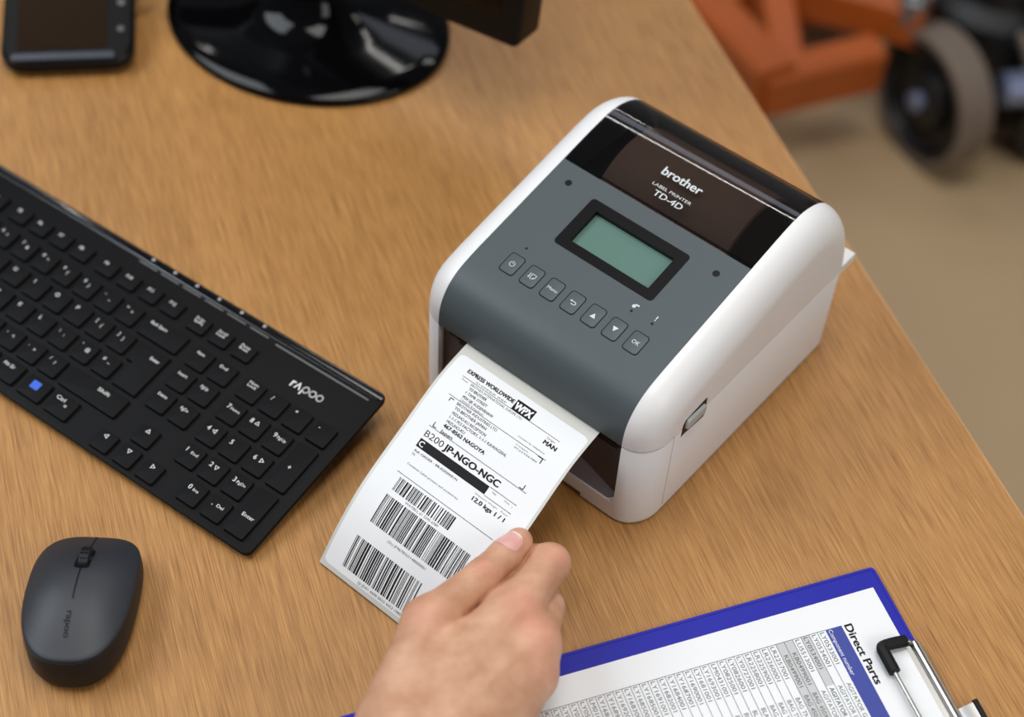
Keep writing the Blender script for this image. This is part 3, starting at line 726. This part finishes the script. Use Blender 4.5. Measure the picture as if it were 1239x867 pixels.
for f in (1.0, 0.975, 0.94, 0.88, 0.8, 0.7, 0.58, 0.46, 0.34, 0.22, 0.1):
    loops.append([(x, y, shell_zf(x, y, f) - (0.35 if f == 1.0 else 0)) for (x, y, _) in mloop(30.4*f, 46.1*f, 0, 1.0)])
b.loft(loops, False, True)
ms = b.build('top_shell', M['mouse_top'], mo, smooth=50)
def shell_z(x, y):
    best = 1.0
    for q in range(1, 201):
        f = q/200
        if (abs(x/(1+0.04*y/48))/(30.4*f))**(3.4 if y > 1 else 2.6) + (abs(y-1.0)/(46.1*f))**(3.2 if y > 1 else 2.4) <= 1: best = f; break
    return shell_zf(x, y, best)
b = MB()
for k in range(30):
    y0, y1 = 46.6 - 56*k/30, 46.6 - 56*(k+1)/30
    b.add([(-0.45, y0, shell_z(-0.45, y0)+0.12), (-0.45, y1, shell_z(-0.45, y1)+0.12), (0.45, y1, shell_z(0.45, y1)+0.12), (0.45, y0, shell_z(0.45, y0)+0.12)], [(0, 1, 2, 3)])
b.build('button_gap', M['black'], mo)
b = MB(); lp = rr(-4.4, 12.5, 4.4, 29.5, 2.0, 4); b.add([(x, y, shell_z(x, y)+0.45) for x, y in lp], [tuple(range(len(lp)))]); b.build('wheel_slot', M['black'], mo)
wz = shell_z(0, 21)
b = MB(); b.lathe((0, 21, wz-6.2), (1, 0, 0), [(8.6, -3.1), (9.6, -2.6), (9.8, 0), (9.6, 2.6), (8.6, 3.1)], 40); wh = b.build('scroll_wheel', M['mouse_base'], mo, smooth=35)
b = MB()
for a in range(18):
    t = 2*math.pi*a/18
    c = Vector((0, 21+9.7*math.cos(t), wz-6.2+9.7*math.sin(t))); tt = Vector((0, -math.sin(t), math.cos(t))); nn = Vector((0, math.cos(t), math.sin(t)))
    q = [c + Vector((x, 0, 0)) + tt*s_ + nn*h for h in (-0.3, 0.5) for (x, s_) in ((-2.2, -0.55), (2.2, -0.55), (2.2, 0.55), (-2.2, 0.55))]
    b.add([tuple(v) for v in q], [(0, 3, 2, 1), (4, 5, 6, 7), (0, 1, 5, 4), (1, 2, 6, 5), (2, 3, 7, 6), (3, 0, 4, 7)])
b.build('wheel_tread', M['rubber'], wh)
b = MB(); text(b, 'rapoo', -24, -1.6, 3.6, 15.0, 0.03)
# reads from the wheel towards the palm end
b.build('brand_lettering', M['black'], mo, xf=lambda x, y, z: (y, -(x+24)-17, shell_z(y, -(x+24)-17)+0.14+z))
for ya in (-40, 34):
    b = MB(); b.box(-14, 14, ya, ya+6, 0, 1.2); b.build('glide_pad', M['rubber'], mo)

# ------------------------------------------------------------------ clipboard and sheet   (local x = up the page, y = towards page left)
CA_ = math.radians(21.6)
CM = rotz((226.3, 550.7, 0), CA_)
# page coordinates: X down the long side is -x ; page right = -y
cb = thing('clipboard', 'blue vinyl clipboard with chrome clip at the corner of the desk', 'clipboard', CM)
b = MB(); b.slab(rrf(-338, -232, 0.0, 0.0, 3.2), 0, 3.0, 1.0); b.build('board', M['blue'], cb, smooth=40)
b = MB(); ring(b, rr(-337.2, -231.2, -0.8, -0.8, 2.8), rr(-335.8, -229.8, -2.2, -2.2, 2.0), 2.6, 3.35); b.build('welded_rim', M['blue'], cb, smooth=40)
# clip: folded chrome channel along the top edge
b = MB()
secp = [(1.2, 0.4), (1.2, 4.3), (0.6, 4.8), (-0.4, 4.8), (-0.9, 4.3), (-1.1, 5.6), (-1.9, 7.0), (-3.2, 7.6), (-4.5, 7.0), (-5.3, 5.6), (-5.6, 4.3), (-8.4, 4.0), (-8.6, 3.2), (0.4, 3.15), (0.4, 0.4)]
b.loft([[(x, -56, z) for x, z in secp], [(x, -176, z) for x, z in secp]]); b.build('clip_channel', M['chrome'], cb, smooth=38)
path = [(-3.2, -57.5, 5.6), (-7, -54.5, 6.6), (-14, -54.2, 8.2), (-20, -54.2, 8.6), (-23, -55.2, 8.6), (-24.2, -58.5, 8.5), (-24.2, -70, 8.3), (-24.2, -162, 8.3), (-24.2, -174, 8.5), (-23, -177, 8.6), (-20, -178, 8.6), (-14, -178, 8.2), (-7, -177.5, 6.6), (-3.2, -174.5, 5.6)]
b = MB(); b.tube([tuple(p) for p in spline(path, 5)], 1.25, 10); wb = b.build('wire_bail', M['chrome'], cb, smooth=40)
for s_ in (0, 1):
    f_ = (lambda y: y) if not s_ else (lambda y: -232-y)
    p1 = [(-8.2, f_(-54.3), 6.9), (-15, f_(-54.2), 8.0), (-22.0, f_(-54.3), 8.4), (-23.9, f_(-55.6), 8.4), (-24.2, f_(-58.0), 8.3), (-24.2, f_(-71.5), 8.2)]
    b = MB(); b.tube([tuple(p) for p in spline(p1, 5)], 3.7, 8); b.build('rubber_corner', M['rubber'], wb, smooth=40)
b = MB()
lev = [(1.0, 1.2), (6, 4.0), (12.5, 5.6), (13.0, 4.6), (6.5, 2.8), (1.4, 0.2)]
b.loft([[(x, -101, z) for x, z in lev], [(x, -131, z) for x, z in lev]]); b.build('clip_lever', M['chrome'], cb, smooth=30)
b = MB(); b.tube([(12.6, -100, 5.0), (12.6, -132, 5.0)], 1.8, 10); b.build('lever_roll', M['rubber'], cb, smooth=40)

sh = thing('parts_list_sheet', 'white printed parts list sheet clipped on the blue clipboard', 'paper', CM @ Matrix.Translation((0, 0, 0.0036)))
b = MB(); b.box(-7.8-297, -7.8, -14.1-210, -14.1, -0.3, 0.2); b.build('page', M['paper'], sh)
# page lettering: px = distance to page right (= -y), py = distance down the page (= -x)
def pg(a, d, z=0): return (d, -a, 0.26 + z)      # text x axis -> page right, text y axis -> +x (up the page)
b = MB(); text(b, 'Direct Parts', 32.8, -36.4, 4.7, 40.6, 0.035); b.build('heading', M['ink'], sh, xf=pg)
b = MB(); rect(b, 32.2, -48.4, 222, -38.0); hb = b.build('header_band', M['ink_blue'], sh, xf=pg)
b = MB(); text(b, 'Component number', 33.0, -47.0, 2.5, 31, 0.0, z=0.05); b.build('header_lettering', M['paper'], hb, xf=pg)
codes = ['LY0533001', 'LY0534001', 'LY0534001', 'LU5513001', 'KB0499001', 'KB0499001', 'LR2257001', 'LR2260001', 'LR2259001', 'LR2258001', 'LY0727001', 'LY0826001', 'LY0825001', 'LM0431001', 'LY1693001', 'LY1681001', 'LY1690001', 'LY1687001', 'LY1684001', 'LY1682001', 'LY1691001', 'LY1685001', 'LY1685001', 'LY1683001', 'LY1692001', 'LY1689001', 'LY1686001', 'LM0161001', 'LY0524001', 'LY0547001', 'LY0980001', 'LY1128001', 'KB0251001', 'KB0249001', 'LY0517001', 'LY0518001', 'LY0519001', 'LY0520001', 'LY0521001', 'LY0522001']
desc = ['AGITATOR GEAR', 'AGITATOR IDLE GEAR', 'AGITATOR IDLE GEAR', 'AGITATOR SHAFT', 'BAG 450X600', 'BAG 450X700', 'BAG TN-2000', 'BAG TN-2100', 'BAG TN-2200', 'BAG TN-3200', 'BLADE', 'BLADE', 'BLADE HOLDER', 'BLADE SEAL'] + ['BRACKET'] * 30
G = MB(); X = MB(); R_ = MB(); 
y = 48.4; grey = {2, 4, 5}
for k, c in enumerate(codes):
    h = 5.35
    if k in grey:
        G = MB(); rect(G, 32.3, -(y+h), 120 if k != 2 else 66, -y, -0.02); G.build('shaded_cell', M['cell_grey'], sh, xf=pg)
    bold = 0.012 if k == 2 else 0.0
    if k in (4, 5): text(X, c, 40.5, -(y+h-1.3), 2.6, 21.5, 0.0)
    else: text(X, c, 33.2, -(y+h-1.3), 2.6, 21.5, 0.0)
    text(X, desc[k], 67.5, -(y+h-1.3), 2.6, None, bold)
    rect(R_, 32.2, -(y+h)-0.16, 222, -(y+h)+0.16)
    y += h
rect(R_, 32.05, -y, 32.4, -48.4)
X.build('printed_text', M['ink_grey'], sh, xf=pg, kind='stuff'); R_.build('ruled_lines', M['ink_grey'], sh, xf=pg, kind='stuff')

# ------------------------------------------------------------------ monitor
MY = math.radians(-27.9)
mon = thing('computer_monitor', 'black monitor on a glossy round foot behind the keyboard', 'monitor', rotz((-180, 1039, 0), MY))
def ell(rx, ry, z, n=72): return [(rx*math.cos(2*math.pi*k/n), ry*math.sin(2*math.pi*k/n), z) for k in range(n)]
b = MB()
b.loft([ell(117, 96, 0.6), ell(119, 98, 2.2), ell(119, 98, 4.5), ell(117, 96, 7.0), ell(104, 88, 9.2), ell(90, 76, 12.0), ell(72, 60, 15.0), ell(54, 46, 18.5), ell(42, 36, 23), ell(34, 29, 30), ell(29, 24, 40)])
b.build('foot', M['gloss_black'], mon, smooth=50)
b = MB(); b.loft([[(x, y, z) for x, y, _ in ell(27-0.03*z, 20-0.02*z, 0)] for z in (36, 80, 140)]); b.build('neck', M['gloss_black'], mon, smooth=40)
TI = math.radians(9)
def mt(x, y, z): # tilt the screen about its lower edge
    return (x, y*math.cos(TI) + z*math.sin(TI) - 17, 78 + z*math.cos(TI) - y*math.sin(TI))
b = MB(); b.slab(lambda i: rr(-205+i, 0+i, 205-i, 330-i, 6), 0, 30, 3)
b.build('housing', M['black'], mon, xf=lambda x, y, h: mt(x, 22-h, y), smooth=30)
b = MB(); rect(b, -188, 20, 188, 312); b.build('screen', M['screen'], mon, xf=lambda x, y, h: mt(x, -8.3, y))

# ------------------------------------------------------------------ handheld computer
hh = thing('handheld_computer', 'black handheld computer with dark reflective screen lying at the far left of the desk', 'handheld', rotz((-303, 961, 0), math.radians(9)))
hx = math.radians(11)
def hz(x, y, z): return (x, y, z + 3 + y*math.tan(hx))
b = MB(); b.loft([[(x, y, 0) for x, y in rr(-96, 4, -6, 182, 14)], [(x, y, 4) for x, y in rr(-100, 0, 0, 186, 16)], [(x, y, 9.5) for x, y in rr(-100, 0, 0, 186, 16)], [(x, y, 12.5) for x, y in rr(-97, 3, -3, 183, 14)]])
b.build('housing', M['black'], hh, xf=hz, smooth=35)
b = MB(); b.slab(rrf(-88, 12, -20, 150, 2), 12.0, 13.0, 0.3); b.build('screen', mat('brown_reflection_screen', (40, 27, 16), 0.12, var=0.05, spec=0.3), hh, xf=hz)  # brown reflection on the glass is put into the screen's base colour
b = MB(); b.slab(rrf(-92, 2.4, -14, 9, 3.0), 11.0, 13.2, 1.0); b.build('grip_band', mat('slate_rubber', (62, 66, 74), 0.4), hh, xf=hz, smooth=40)
for (y, r_, m_) in ((70, 3.6, 'icon_grey'), (56, 3.0, 'strip_line'), (30, 2.6, 'strip_line')):
    b = MB(); b.lathe((-10, y, 12), (0, 0, 1), [(r_, 0), (r_, 1.0), (r_*0.7, 1.4)], 16); b.build('side_button', M[m_], hh, xf=hz, smooth=40)
b = MB(); b.tube([(-4, 70, 7), (6, 74, 8), (13, 80, 11)], 2.6, 10); b.build('stylus_loop', M['rubber'], hh, xf=hz, smooth=40)
for ya, yb, zb in ((8, 30, 5), (140, 170, 30)):
    b = MB(); b.box(-80, -20, ya, yb, 0, zb); b.build('back_rest', M['rubber'], hh)

# ------------------------------------------------------------------ pallet truck on the floor
pt = thing('pallet_truck', 'orange pallet truck with grey steering wheel standing on the floor beyond the desk', 'pallet truck', Matrix.Translation((0.56, 1.85, FZ*MM)))
def PW(x, y, z): return (x-560, y-1850, z-FZ)
ax = Vector((-0.88, -0.47, 0))
def wheel(cx, cy):
    c = PW(cx, cy, FZ+100)
    b = MB(); b.lathe(c, ax, [(88, -26), (97, -26), (100, -22), (100, 22), (97, 26), (88, 26), (88, -26)], 48, caps=False); w_ = b.build('wheel', M['tyre'], pt, smooth=35)
    b = MB(); b.lathe(c, ax, [(90, -24), (90, 22), (80, 24), (72, 6), (46, 2), (40, 20), (18, 26), (12, 20)], 40); b.build('wheel_rim', M['rim'], w_, smooth=35)
    b = MB(); b.lathe(c, ax, [(14, 20), (14, 34), (10, 37)], 20); b.build('axle_cap', M['bluegrey'], w_, smooth=35)
wheel(560, 1760); wheel(664, 1838)
def beam(name, a, c, wd, ht, m='orange'):
    a, c = Vector(PW(*a)), Vector(PW(*c)); d = (c-a).normalized(); s_ = d.cross(Vector((0, 0, 1))).normalized(); u_ = s_.cross(d)
    L1 = []
    for p in (a, c): L1.append([tuple(p + s_*x*wd/2 + u_*y*ht/2) for x, y in ((-1, -0.8), (-0.8, -1), (0.8, -1), (1, -0.8), (1, 0.8), (0.8, 1), (-0.8, 1), (-1, 0.8))])
    b = MB(); b.loft(L1); return b.build(name, M[m], pt, smooth=30)
beam('frame_beam', (170, 1960, -575), (325, 1690, -575), 62, 70)
beam('frame_beam', (305, 1700, -590), (470, 1775, -590), 50, 70)
beam('frame_beam', (330, 1930, -560), (345, 1705, -580), 46, 50)
beam('steering_arm', (340, 1895, -555), (535, 1815, -545), 60, 64)
b = MB(); b.lathe(PW(512, 1812, -520), (0, 0, 1), [(22, -20), (22, 16), (16, 20)], 6); b.build('bolt', M['steel_grey'], pt)
b = MB(); b.lathe(PW(640, 1880, FZ), (0, 0, 1), [(60, 60), (90, 70), (90, 190), (70, 210), (62, 420), (50, 430)], 32); b.build('pump_housing', M['rim'], pt, smooth=40)
b = MB(); b.lathe(PW(760, 1830, FZ), (0, 0, 1), [(60, 90), (95, 100), (95, 330), (80, 350)], 32); b.build('pump_reservoir', M['rim'], pt, smooth=40)
b = MB(); b.tube([PW(640, 1735, -590), PW(780, 1760, -590)], 24, 16); b.build('axle', M['bluegrey'], pt, smooth=40)
b = MB(); b.lathe(PW(745, 1790, FZ+80), (0.3, -0.95, 0), [(50, -40), (80, -40), (80, 40), (50, 40)], 32); b.build('load_roller', M['rim'], pt, smooth=40)
for yy in (0,):
    b = MB(); b.tube([PW(640, 1880, -320), PW(660, 1990, 100), PW(670, 2050, 380)], 18, 12); b.build('tow_handle', M['rim'], pt, smooth=40)
beam('fork', (330, 1950, -640), (-150, 2900, -640), 150, 55); beam('fork', (760, 2150, -640), (280, 3100, -640), 150, 55)
beam('fork_bridge', (300, 1960, -620), (780, 2190, -620), 120, 120)
for q in ((-110, 2830), (320, 3030)):
    b = MB(); b.lathe(PW(q[0], q[1], FZ+40), (0.88, 0.46, 0), [(40, -45), (40, 45)], 20); b.build('fork_roller', M['tyre'], pt, smooth=40)

# ------------------------------------------------------------------ person: right hand and forearm (one continuous surface)
def V3(*a): return np.array(a, np.float32)
palm = [  # a, b, ra, rb
    (V3(-44, 386, 60), V3(12, 468, 57), 15, 11.5), (V3(-34, 380, 60), V3(23, 452, 54), 15, 12), (V3(-22, 376, 55), V3(23, 436, 47), 15, 11.5), (V3(-14, 372, 48), V3(13, 421, 39), 14.5, 11),
    (V3(-49, 404, 50), V3(-37, 459, 57), 19.5, 12.5), (V3(-32, 436, 50), V3(6, 458, 50), 12, 9), (V3(-10, 384, 36), V3(5, 424, 32), 13, 12), (V3(-20, 400, 44), V3(5, 440, 42), 15, 12),
    (V3(-22, 428, 54), V3(6, 473, 50.5), 14, 11.5), (V3(-55, 350, 60), V3(-49, 392, 57), 19, 18), (V3(-24, 344, 55), V3(-20, 384, 52), 20, 17),
    (V3(-88, 205, 76), V3(-56, 355, 60), 28, 19), (V3(-50, 198, 70), V3(-24, 348, 55), 28, 19)]
fingers = [
    [(V3(-37, 459, 57), V3(-9, 490.5, 57.5), 12.5, 9.8), (V3(-9, 490.5, 57.5), V3(3, 506, 56), 9.8, 9.4), (V3(3, 506, 56), V3(10.5, 517, 54.8), 9.4, 8.0)],
    [(V3(11, 469, 57), V3(29, 507, 50), 12.4, 11.4), (V3(4, 475, 49), V3(18, 503, 44), 10.5, 10), (V3(29, 507, 50), V3(12, 519, 35.5), 10.8, 8.4), (V3(12, 518, 35.5), V3(-6, 507, 31), 8.4, 7.6)],
    [(V3(23, 452, 53.5), V3(28.5, 487, 36), 11.8, 10.0), (V3(28.5, 487, 36), V3(10, 497, 21), 9.6, 8.4), (V3(10, 497, 21), V3(-8, 486, 19), 8.4, 7.6)],
    [(V3(22, 436, 46.5), V3(28, 468, 26), 11.2, 9.6), (V3(28, 468, 26), V3(8, 478, 16), 9.2, 8.0), (V3(8, 478, 16), V3(-8, 466, 17), 8.0, 7.4)],
    [(V3(13, 421, 38.5), V3(21, 449, 23), 10.6, 8.8), (V3(21, 449, 23), V3(6, 456, 16), 8.4, 7.4), (V3(6, 456, 16), V3(-6, 446, 17), 7.4, 6.8)]]
hh_ = 1.0
lo = np.array([-125, 165, 2], np.float32); hi = np.array([62, 545, 112], np.float32)
dim = np.ceil((hi-lo)/hh_).astype(int)
def rcone(P, a, c, ra, rb):
    d = c-a; t = np.clip(((P-a)@d)/(d@d), 0, 1)
    return np.linalg.norm(P-(a+t[..., None]*d), axis=-1) - (ra+(rb-ra)*t)
def smin(a, c, k):
    h = np.maximum(k-np.abs(a-c), 0)/k
    return np.minimum(a, c) - h*h*k*0.25
gx = [lo[i]+hh_*np.arange(dim[i], dtype=np.float32) for i in range(3)]
def field(prims, k, F=None):
    F = np.full(tuple(dim), 60, np.float32) if F is None else F
    for a, c, ra, rb in prims:
        mn = np.minimum(a, c)-max(ra, rb)-14; mx = np.maximum(a, c)+max(ra, rb)+14
        i0 = np.maximum(((mn-lo)/hh_).astype(int), 0); i1 = np.minimum(((mx-lo)/hh_).astype(int)+1, dim)
        sl = tuple(slice(i0[q], i1[q]) for q in range(3))
        P = np.stack(np.meshgrid(*[gx[q][sl[q]] for q in range(3)], indexing='ij'), -1)
        F[sl] = smin(F[sl], rcone(P, a, c, ra, rb), k)
    return F
FP = field(palm, 12)
FT = field([palm[q] for q in (4, 6, 7, 9, 10, 11, 12)], 12)      # what the thumb grows out of
out = FP.copy()
for k, fg in enumerate(fingers):
    ff = field(fg, 3.0)
    j = smin(FT if k == 0 else FP, ff, 9.0)
    out = smin(out, j, 1.6 if k == 0 else 0.8)
# keep smin of unions from inflating the palm
out = np.maximum(out, np.minimum(out, FP)-0.0)
def surface_nets(F):
    s = F < 0; nx, ny, nz = F.shape
    c = np.zeros((nx-1, ny-1, nz-1), np.int8)
    for i in (0, 1):
        for j in (0, 1):
            for k in (0, 1): c += s[i:nx-1+i, j:ny-1+j, k:nz-1+k]
    act = (c > 0) & (c < 8); I = np.argwhere(act)
    idx = np.full(act.shape, -1, np.int64); idx[act] = np.arange(len(I))
    acc = np.zeros((len(I), 3)); cnt = np.zeros(len(I))
    cor = [(i, j, k) for i in (0, 1) for j in (0, 1) for k in (0, 1)]
    for p in range(8):
        for q in range(p+1, 8):
            if sum(abs(cor[p][m]-cor[q][m]) for m in range(3)) != 1: continue
            A = F[I[:, 0]+cor[p][0], I[:, 1]+cor[p][1], I[:, 2]+cor[p][2]]; B = F[I[:, 0]+cor[q][0], I[:, 1]+cor[q][1], I[:, 2]+cor[q][2]]
            m = (A < 0) != (B < 0); t = A[m]/(A[m]-B[m])
            acc[m] += np.array(cor[p]) + t[:, None]*(np.array(cor[q])-np.array(cor[p])); cnt[m] += 1
    V = I + acc/cnt[:, None]
    Q = []
    for axn in range(3):
        a1_, a2_ = (axn+1) % 3, (axn+2) % 3
        sl0 = [slice(None)]*3; sl1 = [slice(None)]*3; sl0[axn] = slice(0, -1); sl1[axn] = slice(1, None)
        d = s[tuple(sl0)].astype(np.int8) - s[tuple(sl1)].astype(np.int8)
        E = np.argwhere(d != 0); sg = d[d != 0]
        ok = (E[:, a1_] > 0) & (E[:, a2_] > 0) & (E[:, a1_] < F.shape[a1_]-1) & (E[:, a2_] < F.shape[a2_]-1)
        E = E[ok]; sg = sg[ok]
        def at(o1, o2):
            T_ = E.copy(); T_[:, a1_] += o1; T_[:, a2_] += o2; return idx[T_[:, 0], T_[:, 1], T_[:, 2]]
        q = np.stack([at(-1, -1), at(0, -1), at(0, 0), at(-1, 0)], 1)
        q[sg < 0] = q[sg < 0][:, ::-1]; Q.append(q)
    return V, np.concatenate(Q)
HV, HQ = surface_nets(out)
HV = HV*hh_ + lo
# Laplacian relax
for it in range(3):
    a = np.zeros_like(HV); n_ = np.zeros(len(HV))
    for p, q in ((0, 1), (1, 2), (2, 3), (3, 0)):
        np.add.at(a, HQ[:, p], HV[HQ[:, q]]); np.add.at(a, HQ[:, q], HV[HQ[:, p]]); np.add.at(n_, HQ[:, p], 1); np.add.at(n_, HQ[:, q], 1)
    HV = HV + 0.5*(a/n_[:, None]-HV)
def vnormals(V, Q):
    nf = np.cross(V[Q[:, 2]]-V[Q[:, 0]], V[Q[:, 3]]-V[Q[:, 1]]); N = np.zeros_like(V)
    for k in range(4): np.add.at(N, Q[:, k], nf)
    return N/np.maximum(np.linalg.norm(N, axis=1), 1e-9)[:, None]
HN = vnormals(HV, HQ)
# skin folds over the thumb joint, knuckle tendons
disp = np.zeros(len(HV))
td = np.array([23.0, 30.0, -1.0]); td /= np.linalg.norm(td)
for off, dep, wd in ((-2.0, 0.9, 0.8), (0.4, 1.1, 0.8), (2.8, 0.8, 0.8), (-4.6, 0.5, 0.8)):
    s_ = (HV - np.array([-9, 490.5, 57.5]))@td - off
    rad = np.linalg.norm(HV - np.array([-9, 490.5, 57.5]), axis=1)
    disp -= dep*np.exp(-(s_/wd)**2)*(rad < 14)*np.clip(HN[:, 2]*1.2, 0, 1)
def ridge(a, c, h, wd):
    global disp
    a, c = np.array(a, float), np.array(c, float); d = c-a; t = np.clip(((HV-a)@d)/(d@d), 0, 1)
    q = HV-(a+t[:, None]*d); q[:, 2] *= 0.25
    disp += h*np.exp(-(np.linalg.norm(q, axis=1)/wd)**2)*np.clip(HN[:, 2], 0, 1)*np.sin(np.pi*np.clip(t, 0.03, 0.97))**0.5
ridge((-30, 392, 72), (15, 466, 68), 0.8, 3.5); ridge((-26, 386, 72), (24, 450, 65), 0.7, 3.5); ridge((-44, 400, 66), (-37, 458, 68), 0.9, 4.0)
ridge((-5, 405, 66), (4, 432, 62), 0.5, 2.0); ridge((4, 432, 62), (18, 440, 60), 0.5, 2.0)
HV = HV + HN*disp[:, None]
red = np.zeros(len(HV))
for p, r_, a in (((15, 469, 68), 13, 0.32), ((24, 453, 64), 12, 0.32), ((23, 437, 56), 12, 0.25), ((32, 505, 58), 9, 0.35), ((-37, 458, 68), 12, 0.25), ((-8, 489, 66), 9, 0.2), ((11, 515, 58), 8, 0.3)):
    red += a*np.exp(-(np.linalg.norm(HV-np.array(p), axis=1)/r_)**2)
for off in (-2.0, 0.4, 2.8):
    s_ = (HV - np.array([-9, 490.5, 57.5]))@td - off
    red += 0.22*np.exp(-(s_/0.7)**2)*(np.linalg.norm(HV - np.array([-9, 490.5, 57.5]), axis=1) < 13.5)*np.clip(HN[:, 2], 0, 1)
HC = np.array([-20.0, 430.0, 0.0])
me = bpy.data.meshes.new('person'); me.from_pydata(((HV-HC)*MM).tolist(), [], HQ.tolist())
me.materials.append(M['skin']); me.polygons.foreach_set('use_smooth', [True]*len(me.polygons))
at_ = me.attributes.new('redness', 'FLOAT', 'POINT'); at_.data.foreach_set('value', np.clip(red, 0, 1).astype(np.float32))
me.update()
person = bpy.data.objects.new('person', me); col.objects.link(person); person.location = tuple(HC*MM)
tag(person, 'bare right hand and forearm pinching the edge of the shipping label', 'person')
# thumb nail: patch conforming to the thumb tip
tc_ = np.array([6.2, 511.2, 55.0]); up = np.array([-0.34, -0.28, 0.90]); up -= td*(up@td); up /= np.linalg.norm(up); sd = np.cross(td, up)
from mathutils.bvhtree import BVHTree
_bv = BVHTree.FromPolygons([tuple(p) for p in HV.tolist()], HQ.tolist())
def nail_pt(a, t, h):  # a: angle across, t: along the thumb
    d = up*math.cos(a) + sd*math.sin(a); c0 = tc_ + td*t
    hit = _bv.ray_cast(Vector(c0 + d*30), Vector(-d))
    p = np.array(hit[0]) if hit[0] is not None else c0 + d*8
    return tuple(p + d*h - HC)
def nail(t0, t1, amax, h, name, m, parent):
    b = MB(); NA, NTt = 12, 10; V = []
    for i in range(NTt+1):
        t = t0 + (t1-t0)*i/NTt
        e = abs((t-(-0.5))/6.9); k = (1-e**3.2)**0.45 if e < 1 else 0.12
        for j in range(NA+1): V.append(nail_pt(-amax*k + 2*amax*k*j/NA, t, h))
    n = NA+1
    b.add(V, [(i*n+j, i*n+j+1, (i+1)*n+j+1, (i+1)*n+j) for i in range(NTt) for j in range(NA)])
    return b.build(name, m, parent, smooth=60)
nl = nail(-7.0, 6.2, 0.78, 0.32, 'thumb_nail', M['nail'], person)
nail(5.0, 6.3, 0.78, 0.42, 'nail_edge', M['nail_tip'], nl)
